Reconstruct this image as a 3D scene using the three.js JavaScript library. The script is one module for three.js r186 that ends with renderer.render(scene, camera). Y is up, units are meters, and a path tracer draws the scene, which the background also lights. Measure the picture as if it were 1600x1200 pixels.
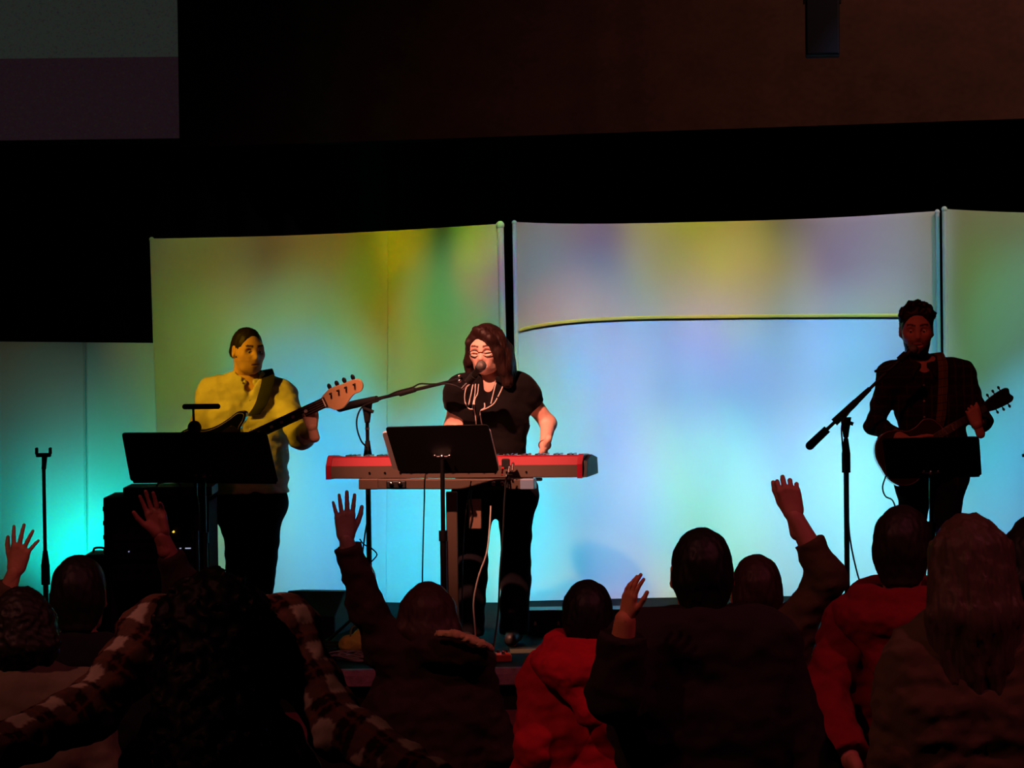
import * as THREE from 'three';
import { RoundedBoxGeometry } from 'three/addons/geometries/RoundedBoxGeometry.js';
import { mergeGeometries, mergeVertices, toCreasedNormals } from 'three/addons/utils/BufferGeometryUtils.js';
import { ImprovedNoise } from 'three/addons/math/ImprovedNoise.js';
import { RectAreaLightUniformsLib } from 'three/addons/lights/RectAreaLightUniformsLib.js';

// ---------------------------------------------------------------- camera, exposure, light
RectAreaLightUniformsLib.init();
const scene = new THREE.Scene();
scene.background = new THREE.Color(0x000000);
const FOCAL = 4480, EYE = 2.656;                       // focal length in pixels of the 1600 x 1200 frame
const STAGE = 0.9;                                      // height of the stage floor
const camera = new THREE.PerspectiveCamera(2 * Math.atan(600 / FOCAL) * 180 / Math.PI, 4 / 3, 0.05, 80);
camera.position.set(0, EYE, 0);
camera.rotation.order = 'YXZ';
camera.rotation.set(-Math.atan(136 / FOCAL), 0, -0.7 * Math.PI / 180);
camera.updateMatrixWorld(true);
scene.add(camera);
const renderer = new THREE.WebGLRenderer({ antialias: true });
renderer.toneMapping = THREE.LinearToneMapping;
renderer.toneMappingExposure = 1.0;
renderer.shadowMap.enabled = true;

// ---------------------------------------------------------------- small helpers
const V = (x = 0, y = 0, z = 0) => new THREE.Vector3(x, y, z);
const at = (px, py, depth) => V((px - 800) / FOCAL, -(py - 600) / FOCAL, -1).multiplyScalar(depth).applyMatrix4(camera.matrixWorld);   // photo position + distance -> metres
const lerp = THREE.MathUtils.lerp, clamp = THREE.MathUtils.clamp, DEG = Math.PI / 180;
let seed = 7;
const rnd = () => { seed = (seed * 1664525 + 1013904223) >>> 0; return seed / 4294967296; };
const perlin = new ImprovedNoise();
const noise = (x, y, z) => perlin.noise(x + 31.7, y + 17.3, z + 5.1);
const lin = (hex) => { const c = new THREE.Color(hex); return [c.r, c.g, c.b]; };
const M = (hex, roughness = 0.8, more = {}) => new THREE.MeshStandardMaterial({ color: hex, roughness, ...more });
const used = new Map();
const numbered = (n) => { const k = used.get(n) ?? 0; used.set(n, k + 1); return k ? n + '_' + String(k).padStart(3, '0') : n; };
const shade = (o) => { o.castShadow = o.receiveShadow = true; return o; };
function thing(name, label, category, pos = V(), turn = 0, group) {
  const o = new THREE.Group(); o.name = numbered(name); o.position.copy(pos); o.rotation.y = turn;
  o.userData = { label, category }; if (group) o.userData.group = group;
  scene.add(o); return o;
}
function obj(name, geo, material, parent = scene, label) {
  const g = Array.isArray(geo) ? mergeGeometries(geo.map((q) => { const w = q.index ? q.toNonIndexed() : q.clone(); for (const k of Object.keys(w.attributes)) if (!['position', 'normal', 'uv', 'color'].includes(k)) w.deleteAttribute(k); if (!w.attributes.uv) w.setAttribute('uv', new THREE.BufferAttribute(new Float32Array(w.attributes.position.count * 2), 2)); return w; })) : geo;
  const m = shade(new THREE.Mesh(g, material)); m.name = parent === scene ? numbered(name) : name;
  if (label) m.userData.label = label;
  parent.add(m); return m;
}
function tag(o, label, category, group) { o.userData = { label, category }; if (group) o.userData.group = group; return o; }
function struct(name, geo, material, parent = scene) { const m = obj(name, geo, material, parent); m.userData.kind = 'structure'; return m; }
const box = (w, h, d, x = 0, y = 0, z = 0, r = 0) => (r ? new RoundedBoxGeometry(w, h, d, 2, r) : new THREE.BoxGeometry(w, h, d)).translate(x, y, z);
const cyl = (r0, r1, h, x = 0, y = 0, z = 0, n = 20) => new THREE.CylinderGeometry(r1, r0, h, n).translate(x, y, z);   // r0 below, r1 above
function rod(a, b, r0, r1 = r0, n = 14) {
  const d = b.clone().sub(a), g = new THREE.CylinderGeometry(r1, r0, d.length(), n);
  return g.applyQuaternion(new THREE.Quaternion().setFromUnitVectors(V(0, 1, 0), d.normalize())).translate((a.x + b.x) / 2, (a.y + b.y) / 2, (a.z + b.z) / 2);
}
const tube = (pts, r, n = 48, m = 8) => new THREE.TubeGeometry(new THREE.CatmullRomCurve3(pts), n, r, m);
const ball = (r, p, sx = 1, sy = 1, sz = 1) => new THREE.SphereGeometry(r, 20, 14).scale(sx, sy, sz).translate(p.x, p.y, p.z);
function frameOf(y, zHint) { const Y = y.clone().normalize(), X = Y.clone().cross(zHint).normalize(), Z = X.clone().cross(Y); return new THREE.Matrix4().makeBasis(X, Y, Z); }
const audienceFloor = (z) => Math.max(0, (z + 9.7) * 0.14);

// ---------------------------------------------------------------- stage light
// Unseen lamp heads over the house, added and fitted to throw the screens' coloured pools: lamp x, target x, target y, half cone angle, red, green, blue (candela)
const POOLS = [
  [-2.90, -2.90, 1.05, 5.0, 0.0, 22.9, 16.5],
  [-2.90, -2.90, 1.97, 5.0, 10.0, 3.6, 0.4],
  [-2.24, -2.24, 1.97, 5.0, 6.0, 0.0, 0.0],
  [-1.91, -1.91, 1.05, 5.0, 0.0, 0.0, 13.8],
  [-1.91, -1.91, 1.97, 5.0, 0.0, 21.1, 1.3],
  [-1.91, -1.91, 2.43, 5.0, 16.2, 7.8, 0.0],
  [-1.91, -1.91, 2.89, 5.0, 3.8, 10.0, 4.4],
  [-1.58, -1.58, 1.05, 5.0, 51.8, 115.5, 26.0],
  [-1.58, -1.58, 1.97, 5.0, 20.5, 28.0, 8.5],
  [-1.58, -1.58, 2.89, 5.0, 8.0, 6.8, 0.0],
  [-1.25, -1.25, 1.05, 5.0, 14.5, 15.2, 0.0],
  [-1.25, -1.25, 1.51, 5.0, 5.2, 20.3, 153.0],
  [-1.25, -1.25, 1.97, 5.0, 3.5, 43.3, 25.6],
  [-1.25, -1.25, 2.43, 5.0, 0.0, 11.3, 5.8],
  [-1.25, -1.25, 2.89, 5.0, 16.7, 0.0, 0.0],
  [-0.92, -0.92, 1.05, 5.0, 0.0, 76.0, 195.9],
  [-0.92, -0.92, 1.51, 5.0, 0.0, 51.2, 42.1],
  [-0.92, -0.92, 2.43, 5.0, 20.5, 28.4, 0.0],
  [-0.92, -0.92, 2.89, 5.0, 8.6, 0.0, 0.0],
  [-0.59, -0.59, 1.05, 5.0, 28.6, 40.2, 0.0],
  [-0.59, -0.59, 1.51, 5.0, 0.0, 15.1, 0.0],
  [-0.59, -0.59, 2.43, 5.0, 0.0, 18.9, 0.0],
  [-0.26, -0.26, 1.05, 5.0, 0.0, 183.0, 285.3],
  [-0.26, -0.26, 1.51, 5.0, 32.4, 0.0, 0.0],
  [0.07, 0.07, 1.05, 5.0, 0.0, 65.1, 46.9],
  [0.07, 0.07, 1.51, 5.0, 0.0, 71.9, 0.0],
  [0.07, 0.07, 2.43, 5.0, 0.0, 30.9, 12.5],
  [0.07, 0.07, 2.89, 5.0, 16.0, 0.0, 0.0],
  [0.40, 0.40, 1.05, 5.0, 0.0, 0.0, 74.1],
  [0.40, 0.40, 1.51, 5.0, 0.0, 60.1, 134.5],
  [0.40, 0.40, 1.97, 5.0, 76.8, 38.5, 19.6],
  [0.40, 0.40, 2.43, 5.0, 0.0, 13.9, 53.2],
  [0.40, 0.40, 2.89, 5.0, 14.5, 28.5, 36.6],
  [0.73, 0.73, 1.05, 5.0, 0.0, 11.8, 0.0],
  [0.73, 0.73, 1.51, 5.0, 32.0, 25.8, 0.0],
  [0.73, 0.73, 1.97, 5.0, 13.2, 34.0, 54.4],
  [0.73, 0.73, 2.43, 5.0, 0.0, 0.0, 42.4],
  [0.73, 0.73, 2.89, 5.0, 9.0, 0.0, 0.0],
  [1.06, 1.06, 1.05, 5.0, 132.4, 141.6, 131.7],
  [1.06, 1.06, 1.51, 5.0, 0.0, 45.8, 0.0],
  [1.06, 1.06, 1.97, 5.0, 20.8, 35.2, 96.8],
  [1.06, 1.06, 2.43, 5.0, 0.0, 9.8, 14.4],
  [1.06, 1.06, 2.89, 5.0, 41.4, 40.2, 0.0],
  [1.39, 1.39, 1.05, 5.0, 0.0, 27.2, 55.8],
  [1.39, 1.39, 1.97, 5.0, 3.1, 10.0, 96.4],
  [1.39, 1.39, 2.43, 5.0, 43.9, 26.1, 28.0],
  [1.72, 1.72, 1.05, 5.0, 94.6, 113.8, 132.4],
  [1.72, 1.72, 1.51, 5.0, 29.9, 46.5, 0.0],
  [1.72, 1.72, 1.97, 5.0, 0.0, 49.3, 66.3],
  [2.05, 2.05, 1.05, 5.0, 26.6, 147.8, 140.6],
  [2.05, 2.05, 1.51, 5.0, 17.3, 0.0, 47.8],
  [2.05, 2.05, 1.97, 5.0, 25.4, 53.0, 60.6],
  [2.05, 2.05, 2.43, 5.0, 0.0, 3.6, 50.5],
  [2.05, 2.05, 2.89, 5.0, 34.5, 51.6, 90.3],
  [2.38, 2.38, 1.05, 5.0, 0.0, 85.5, 97.6],
  [2.38, 2.38, 1.97, 5.0, 0.0, 8.7, 0.0],
  [2.38, 2.38, 2.43, 5.0, 0.0, 21.3, 0.5],
  [2.71, 2.71, 1.97, 5.0, 0.0, 5.1, 0.0],
  [3.04, 3.04, 1.05, 5.0, 13.3, 121.0, 236.3],
  [3.04, 3.04, 1.97, 5.0, 0.0, 38.9, 32.5],
  [3.04, 3.04, 2.43, 5.0, 0.0, 7.6, 3.7],
  [3.04, 3.04, 2.89, 5.0, 0.0, 11.9, 0.0],
  [-0.61, -0.61, 2.97, 2.0, 39.7, 31.1, 0.0],
  [-0.63, -0.63, 2.75, 2.0, 17.8, 0.0, 0.0],
  [-0.69, -0.69, 2.31, 2.0, 13.4, 0.0, 0.0],
  [-0.16, -0.16, 2.93, 2.0, 10.5, 52.4, 0.0],
  [-0.16, -0.16, 2.71, 2.0, 29.2, 0.0, 0.0],
  [-0.37, -0.37, 2.38, 3.4, 17.8, 38.0, 15.0],
  [1.45, 1.45, 2.73, 3.4, 0.0, 26.2, 0.0],
  [0.97, 0.97, 2.99, 3.4, 0.0, 23.0, 0.0],
  [0.56, 0.56, 2.40, 3.4, 0.0, 23.5, 11.1],
  [0.12, 0.12, 2.63, 3.4, 0.0, 0.0, 18.3],
  [0.62, 0.62, 1.18, 3.4, 8.2, 0.0, 71.6],
  [-0.78, -0.78, 2.09, 3.4, 17.4, 0.0, 0.0],
  [1.14, 1.14, 1.40, 3.4, 0.0, 54.7, 0.0],
];
const RIG_Y = 7.6, RIG_Z = -12.2, SCREEN_Z = -16.6;
const lampSpots = [];
function spot(name, from, to, angle, penumbra, color, intensity, size = 2) {
  const s = new THREE.SpotLight(color, intensity, 0, angle, penumbra, 2); s.name = name; s.position.copy(from); s.target.position.copy(to);
  s.castShadow = true; s.shadow.radius = size; scene.add(s, s.target); lampSpots.push(s); return s;
}
function lampHead(parent, from, to, color) {                          // housing, lens and clamp of one lamp, its lens just behind the light
  const d = to.clone().sub(from).normalize(), q = new THREE.Quaternion().setFromUnitVectors(V(0, 0, -1), d);
  const o = from.clone().sub(parent.position);
  const place = (g) => g.applyQuaternion(q).translate(o.x, o.y, o.z);
  const head = obj('lamp_head', [new THREE.LatheGeometry([[0.001, 0.2], [0.03, 0.2], [0.035, 0.1], [0.042, 0.03], [0.046, 0.02], [0.04, 0.02]].map((p) => new THREE.Vector2(...p)), 16).rotateX(Math.PI / 2), box(0.012, 0.13, 0.03, 0, 0.06, 0.1)].map(place), lampBlack, parent);
  const peak = Math.max(color.r, color.g, color.b) || 1;
  obj('lens', place(new THREE.CircleGeometry(0.04, 16).rotateY(Math.PI).translate(0, 0, 0.03)), new THREE.MeshStandardMaterial({ color: 0x222222, emissive: color.clone().multiplyScalar(1 / peak), emissiveIntensity: 1.2 }), head);
}
const lampBlack = M(0x0b0b0c, 0.5);
// ---------------------------------------------------------------- solid modelling: distance fields meshed by surface nets
class Field {
  constructor() { this.p = []; this.planes = []; this.warp = null; }
  push(q) { this.p.push(q); return this; }
  // tapered capsule a-b; flat < 1 squeezes it along n
  cap(a, b, ra, rb = ra, k = 0.03, n = null, flat = 1, sub = false) {
    const m = a.clone().add(b).multiplyScalar(0.5), A = a.clone(), B = b.clone();
    if (n) for (const q of [A, B]) q.addScaledVector(n, q.clone().sub(m).dot(n) * (1 / flat - 1));
    const d = B.clone().sub(A), mid = A.clone().add(B).multiplyScalar(0.5);
    return this.push({ t: 0, ax: A.x, ay: A.y, az: A.z, dx: d.x, dy: d.y, dz: d.z, dd: 1 / Math.max(1e-9, d.lengthSq()), ra, dr: rb - ra, k, sub, n, mx: m.x, my: m.y, mz: m.z, s: 1 / flat - 1, flat, cx: m.x, cy: m.y, cz: m.z, R: a.distanceTo(b) / 2 + Math.max(ra, rb) });
  }
  // ellipsoid; rot: Matrix4 whose columns are its axes
  ell(c, r, k = 0.03, rot = null, sub = false) {
    const e = rot ? rot.elements : [1, 0, 0, 0, 0, 1, 0, 0, 0, 0, 1, 0];
    return this.push({ t: 1, cx: c.x, cy: c.y, cz: c.z, rx: r.x, ry: r.y, rz: r.z, e, k, sub, R: Math.max(r.x, r.y, r.z) });
  }
  cut(point, normal, k = 0.004) { this.planes.push({ p: point.clone(), n: normal.clone().normalize(), k }); return this; }   // removes the side the normal points to
  one(q, x, y, z) {
    if (q.t === 0) {
      if (q.n) { const h = ((x - q.mx) * q.n.x + (y - q.my) * q.n.y + (z - q.mz) * q.n.z) * q.s; x += q.n.x * h; y += q.n.y * h; z += q.n.z * h; }
      const px = x - q.ax, py = y - q.ay, pz = z - q.az; let t = (px * q.dx + py * q.dy + pz * q.dz) * q.dd; t = t < 0 ? 0 : t > 1 ? 1 : t;
      const ex = px - q.dx * t, ey = py - q.dy * t, ez = pz - q.dz * t;
      return (Math.sqrt(ex * ex + ey * ey + ez * ez) - q.ra - q.dr * t) * (q.flat < 1 ? 0.5 + 0.5 * q.flat : 1);
    }
    const px = x - q.cx, py = y - q.cy, pz = z - q.cz, e = q.e;
    const u = (px * e[0] + py * e[1] + pz * e[2]) / q.rx, v = (px * e[4] + py * e[5] + pz * e[6]) / q.ry, w = (px * e[8] + py * e[9] + pz * e[10]) / q.rz;
    const k0 = Math.sqrt(u * u + v * v + w * w), k1 = Math.sqrt(u * u / (q.rx * q.rx) + v * v / (q.ry * q.ry) + w * w / (q.rz * q.rz));
    return k1 < 1e-9 ? -Math.min(q.rx, q.ry, q.rz) : k0 * (k0 - 1) / k1;
  }
  eval(x, y, z, list = this.p) {
    let d = 1, limb = 1;
    for (let i = 0; i < list.length; i++) {
      const q = list[i], e = q.sub ? -this.one(q, x, y, z) : this.one(q, x, y, z), k = q.k;
      if (q.limb) { const h = Math.max(k - Math.abs(limb - e), 0) / k; limb = Math.min(limb, e) - h * h * k * 0.25; continue; }   // sleeves: the trunk's cuts leave them alone
      if (q.sub) { const h = Math.max(k - Math.abs(d - e), 0) / k; d = Math.max(d, e) + h * h * k * 0.25; }
      else { const h = Math.max(k - Math.abs(d - e), 0) / k; d = Math.min(d, e) - h * h * k * 0.25; }
    }
    const w = this.warp && Math.min(d, limb) < 0.05 ? this.warp(x, y, z) : 0;
    d += w;
    for (const c of this.planes) { const e = (x - c.p.x) * c.n.x + (y - c.p.y) * c.n.y + (z - c.p.z) * c.n.z, h = Math.max(c.k - Math.abs(d - e), 0) / c.k; d = Math.max(d, e) + h * h * c.k * 0.25; }
    if (this.region && d < 0.1) d = Math.max(d, this.region(x, y, z));
    if (limb < 1) { limb += w; const h = Math.max(0.035 - Math.abs(d - limb), 0) / 0.035; d = Math.min(d, limb) - h * h * 0.035 * 0.25; }
    return d;
  }
  // geometry at the given cell size; color(x, y, z, nx, ny, nz) gives linear [r, g, b]
  mesh(cell, color, limit) {
    const lo = V(9, 99, 9).multiplyScalar(10), hi = lo.clone().negate();
    for (const q of this.p) if (!q.sub) { lo.min(V(q.cx - q.R, q.cy - q.R, q.cz - q.R)); hi.max(V(q.cx + q.R, q.cy + q.R, q.cz + q.R)); }
    lo.addScalar(-0.03 - cell); hi.addScalar(0.03 + cell);
    if (limit) { lo.max(limit[0]); hi.min(limit[1]); }
    const B = 8, bx = Math.ceil((hi.x - lo.x) / cell / B), by = Math.ceil((hi.y - lo.y) / cell / B), bz = Math.ceil((hi.z - lo.z) / cell / B);
    const nx = bx * B + 1, ny = by * B + 1, nz = bz * B + 1, val = new Float32Array(nx * ny * nz).fill(1), half = B * cell * 0.5 * 1.7321 + cell;
    const idx = (i, j, k) => (k * ny + j) * nx + i;
    for (let c = 0; c < bz; c++) for (let b = 0; b < by; b++) for (let a = 0; a < bx; a++) {
      const X = lo.x + (a + 0.5) * B * cell, Y = lo.y + (b + 0.5) * B * cell, Z = lo.z + (c + 0.5) * B * cell;
      let any = false;
      const list = this.p.filter((q) => { const r = q.R + half + 0.07; const near = (X - q.cx) ** 2 + (Y - q.cy) ** 2 + (Z - q.cz) ** 2 < r * r; if (near && !q.sub) any = true; return near; });
      if (!any) continue;
      const i1 = a === bx - 1 ? B : B - 1, j1 = b === by - 1 ? B : B - 1, k1 = c === bz - 1 ? B : B - 1;
      for (let k = 0; k <= k1; k++) for (let j = 0; j <= j1; j++) for (let i = 0; i <= i1; i++) { const I = a * B + i, J = b * B + j, K = c * B + k; val[idx(I, J, K)] = this.eval(lo.x + I * cell, lo.y + J * cell, lo.z + K * cell, list); }
    }
    const vert = new Int32Array(nx * ny * nz).fill(-1), pos = [], tri = [];
    const off = [0, 1, nx, nx + 1, nx * ny, nx * ny + 1, nx * ny + nx, nx * ny + nx + 1], E = [[0, 1], [2, 3], [4, 5], [6, 7], [0, 2], [1, 3], [4, 6], [5, 7], [0, 4], [1, 5], [2, 6], [3, 7]];
    for (let k = 0; k < nz - 1; k++) for (let j = 0; j < ny - 1; j++) for (let i = 0; i < nx - 1; i++) {
      const o = idx(i, j, k); let m = 0; for (let c = 0; c < 8; c++) if (val[o + off[c]] < 0) m |= 1 << c;
      if (m === 0 || m === 255) continue;
      let x = 0, y = 0, z = 0, n = 0;
      for (const [p, q] of E) { if (((m >> p) & 1) === ((m >> q) & 1)) continue; const u = val[o + off[p]], w = val[o + off[q]], t = u / (u - w); x += lerp(p & 1, q & 1, t); y += lerp((p >> 1) & 1, (q >> 1) & 1, t); z += lerp(p >> 2, q >> 2, t); n++; }
      vert[o] = pos.length / 3; pos.push(lo.x + (i + x / n) * cell, lo.y + (j + y / n) * cell, lo.z + (k + z / n) * cell);
    }
    const quad = (a, b, c, d, flip) => { if (a < 0 || b < 0 || c < 0 || d < 0) return; if (flip) tri.push(a, c, b, a, d, c); else tri.push(a, b, c, a, c, d); };
    for (let k = 1; k < nz - 1; k++) for (let j = 1; j < ny - 1; j++) for (let i = 1; i < nx - 1; i++) {
      const o = idx(i, j, k), s = val[o] < 0;
      if (s !== val[o + 1] < 0) quad(vert[o - nx - nx * ny], vert[o - nx * ny], vert[o], vert[o - nx], !s);
      if (s !== val[o + nx] < 0) quad(vert[o - 1 - nx * ny], vert[o - 1], vert[o], vert[o - nx * ny], !s);
      if (s !== val[o + nx * ny] < 0) quad(vert[o - 1 - nx], vert[o - nx], vert[o], vert[o - 1], !s);
    }
    const g = new THREE.BufferGeometry();
    g.setAttribute('position', new THREE.BufferAttribute(new Float32Array(pos), 3)); g.setIndex(tri); g.computeVertexNormals();
    if (color) {
      const N = g.attributes.normal, C = new Float32Array(pos.length);
      for (let i = 0; i < pos.length; i += 3) { const c = color(pos[i], pos[i + 1], pos[i + 2], N.array[i], N.array[i + 1], N.array[i + 2]); C[i] = c[0]; C[i + 1] = c[1]; C[i + 2] = c[2]; }
      g.setAttribute('color', new THREE.BufferAttribute(C, 3));
    }
    return g;
  }
}
// walk from outside along a direction to the surface of a field
function hit(field, from, dir, far = 1) { const p = from.clone(); let s = 0; for (let i = 0; i < 400 && s < far; i++) { const d = field.eval(p.x, p.y, p.z); if (d < 0.0005) return p; const st = Math.max(0.0006, d * 0.6); p.addScaledVector(dir, st); s += st; } return null; }
// ---------------------------------------------------------------- people
const UP = V(0, 1, 0);
const skinMat = new THREE.MeshPhysicalMaterial({ color: 0xffffff, vertexColors: true, roughness: 0.55, specularIntensity: 0.5 });
const clothMat = new THREE.MeshPhysicalMaterial({ color: 0xffffff, vertexColors: true, roughness: 0.95, specularIntensity: 0.15, sheen: 0.15, sheenRoughness: 0.8, sheenColor: new THREE.Color(0.4, 0.4, 0.4) });
const leatherMat = new THREE.MeshStandardMaterial({ color: 0xffffff, vertexColors: true, roughness: 0.5 });
const hairMat = new THREE.MeshPhysicalMaterial({ color: 0xffffff, vertexColors: true, roughness: 0.55, specularIntensity: 0.5, anisotropy: 0 });
const mixc = (a, b, t) => [lerp(a[0], b[0], t), lerp(a[1], b[1], t), lerp(a[2], b[2], t)];
const grain = (c, x, y, z, f = 90, amt = 0.12) => { const n = 1 + amt * noise(x * f, y * f, z * f) + amt * noise(x * f * 0.21, y * f * 0.21, z * f * 0.21); return [c[0] * n, c[1] * n, c[2] * n]; };

// head in its own axes: +z is the way the face looks, +x the person's left, origin midway between the eyes' corners, 0.232 m from chin to crown
function headField(o = {}) {
  const f = new Field(), j = o.jaw ?? 1;
  f.ell(V(0, 0.025, -0.012), V(0.074, 0.092, 0.096), 0.02);
  f.ell(V(0, -0.035, 0.022), V(0.060 * j, 0.072, 0.066), 0.05);
  f.cap(V(-0.030 * j, -0.085, 0.045), V(0.030 * j, -0.085, 0.045), 0.024, 0.024, 0.04);
  f.cap(V(0, -0.098, 0.066), V(0, -0.092, 0.068), 0.017, 0.015, 0.03);
  f.cap(V(-0.045, -0.02, 0.058), V(-0.03, -0.03, 0.07), 0.018, 0.016, 0.04); f.cap(V(0.045, -0.02, 0.058), V(0.03, -0.03, 0.07), 0.018, 0.016, 0.04);
  f.cap(V(-0.040, 0.024, 0.068), V(0.040, 0.024, 0.068), 0.013, 0.013, 0.03);
  for (const s of [-1, 1]) f.ell(V(s * 0.032, 0.001, 0.092), V(0.019, 0.012, 0.018), 0.014, null, true);
  for (const s of [-1, 1]) f.ell(V(s * 0.032, 0.000, 0.071), V(0.0155, 0.0115, 0.0135), 0.006);
  if (o.closed) for (const s of [-1, 1]) f.cap(V(s * 0.022, -0.004, 0.0815), V(s * 0.043, -0.004, 0.0785), 0.0035, 0.003, 0.006);
  else for (const s of [-1, 1]) { f.cap(V(s * 0.019, 0.006, 0.080), V(s * 0.045, 0.005, 0.076), 0.0035, 0.003, 0.005); f.cap(V(s * 0.019, -0.008, 0.080), V(s * 0.044, -0.007, 0.076), 0.0028, 0.0026, 0.005); }
  f.cap(V(0, 0.012, 0.082), V(0, -0.030, 0.105), 0.0075, 0.0115, 0.018);
  f.cap(V(-0.0125, -0.034, 0.092), V(0.0125, -0.034, 0.092), 0.0085, 0.0085, 0.01);
  for (const s of [-1, 1]) f.ell(V(s * 0.007, -0.042, 0.097), V(0.0035, 0.004, 0.0045), 0.004, null, true);
  f.ell(V(0, -0.066, 0.072), V(0.032, 0.024, 0.026), 0.03);
  f.cap(V(-0.020, -0.0635, 0.092), V(0.020, -0.0635, 0.092), 0.0048, 0.0048, 0.008, V(0, 0, 1), 0.9); f.cap(V(-0.016, -0.0735, 0.091), V(0.016, -0.0735, 0.091), 0.0055, 0.0055, 0.008);
  f.cap(V(-0.020, -0.0685, 0.0975), V(0.020, -0.0685, 0.0975), o.mouth ?? 0.002, o.mouth ?? 0.002, 0.004, null, 1, true);
  for (const s of [-1, 1]) { f.ell(V(s * 0.077, -0.006, -0.012), V(0.010, 0.031, 0.018), 0.012, new THREE.Matrix4().makeRotationY(s * 0.45)); f.ell(V(s * 0.086, -0.002, -0.006), V(0.006, 0.018, 0.009), 0.006, null, true); }
  f.cap(V(0, -0.06, -0.028), V(0, -0.19, -0.045), 0.052 * (o.neck ?? 1), 0.056 * (o.neck ?? 1), 0.03);
  return f;
}
function headColor(skin, o = {}) {
  const lip = mixc(skin, o.lip ?? [0.35, 0.07, 0.06], 0.6), brow = o.brow ?? [0.02, 0.012, 0.008];
  return (x, y, z) => {
    let c = grain(skin, x, y, z, 60, 0.06);
    if (z > 0.05) {
      const ax = Math.abs(x), by = 0.0262 + 0.006 * Math.sin((ax - 0.008) / 0.045 * 2.4);
      if (ax > 0.011 && ax < 0.052 && Math.abs(y - by) < 0.005) c = mixc(c, brow, 0.92);
      const l = (x / 0.026) ** 2 + ((y + 0.0685) / 0.0115) ** 2; if (l < 1 && z > 0.07) c = mixc(c, lip, 0.8);
      if (o.closed && Math.abs(y + 0.0075) < 0.003 && ax > 0.018 && ax < 0.048) c = mixc(c, brow, 0.8);
      if (!o.closed && ax > 0.018 && ax < 0.047) { if (Math.abs(y - 0.0035 + (ax - 0.032) ** 2 * 14) < 0.0022) c = mixc(c, brow, 0.8); }
      if (o.stubble && y < -0.045 && l > 1.15) c = mixc(c, [0.05, 0.03, 0.02], o.stubble);
    }
    if (o.stubble && y < -0.05 && z > -0.01 && z <= 0.05) c = mixc(c, [0.05, 0.03, 0.02], o.stubble);
    return c;
  };
}
// a right hand in its own axes: origin at the wrist, +y along the fingers, +z out of the back of the hand, thumb at -x; side 1 mirrors it to a left hand
function handGeometry(skin, o = {}, cell = 0.004) {
  const m = o.side === 'L' ? 1 : -1, f = new Field(), curl = o.curl ?? [0.3, 0.35, 0.4, 0.45], spread = o.spread ?? 0.12, knuckle = [0.028, 0.0095, -0.0095, -0.027], len = [0.074, 0.082, 0.076, 0.06], rad = [0.0088, 0.0092, 0.0086, 0.0076], top = [0.090, 0.094, 0.090, 0.082];
  f.cap(V(0, -0.055, 0), V(0, 0.008, 0), 0.0275, 0.0245, 0.02, V(0, 0, 1), 0.78);
  for (let i = 0; i < 4; i++) f.cap(V(m * knuckle[i] * 0.62, 0.012, 0), V(m * knuckle[i], top[i] - 0.004, 0), 0.014, 0.0115, 0.014, V(0, 0, 1), 0.92);
  f.cap(V(m * 0.014, 0.018, -0.010), V(m * 0.034, 0.050, -0.014), 0.016, 0.013, 0.014); f.cap(V(m * -0.020, 0.02, -0.010), V(m * -0.024, 0.06, -0.010), 0.013, 0.011, 0.014);
  for (let i = 0; i < 4; i++) {
    const p = V(m * knuckle[i], top[i] - 0.004, 0.0015), fan = m * spread * [1, 0.25, -0.5, -1.25][i]; let a = curl[i] * 0.7;
    const part = [0.46, 0.30, 0.24];
    for (let s = 0; s < 3; s++) {
      const d = V(Math.sin(fan) * Math.cos(a), Math.cos(fan) * Math.cos(a), -Math.sin(a)), q = p.clone().addScaledVector(d, len[i] * part[s]);
      f.cap(p, q, rad[i] * (1 - 0.1 * s), rad[i] * (0.92 - 0.1 * s), s ? 0.003 : 0.006); p.copy(q); a += curl[i] * (s ? 0.75 : 1.1);
    }
  }
  const th = o.thumb ?? 0.5, t0 = V(m * 0.022, 0.030, -0.010), t1 = t0.clone().add(V(m * 0.036 * Math.sin(th + 0.25), 0.036 * Math.cos(th + 0.25), -0.006)), t2 = t1.clone().add(V(m * 0.031 * Math.sin(th), 0.031 * Math.cos(th), -(o.thumbIn ?? 0.006))), t3 = t2.clone().add(V(m * 0.026 * Math.sin(th - 0.2), 0.026 * Math.cos(th - 0.2), -(o.thumbIn ?? 0.006)));
  f.cap(t0, t1, 0.0145, 0.0105, 0.008); f.cap(t1, t2, 0.0105, 0.0095, 0.003); f.cap(t2, t3, 0.0095, 0.0075, 0.003);
  return f.mesh(cell, (x, y, z) => grain(skin, x, y, z, 80, 0.07));
}
function elbow(a, c, l1, l2, pole) {                                   // middle joint of a limb from a to c bent towards pole
  const d = c.clone().sub(a), L = Math.min(d.length(), (l1 + l2) * 0.999), u = d.clone().normalize(), x = (L * L + l1 * l1 - l2 * l2) / (2 * L), y = Math.sqrt(Math.max(0, l1 * l1 - x * x));
  const p = pole.clone().sub(a); p.addScaledVector(u, -p.dot(u)).normalize();
  return a.clone().addScaledVector(u, x).addScaledVector(p, y);
}
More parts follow.
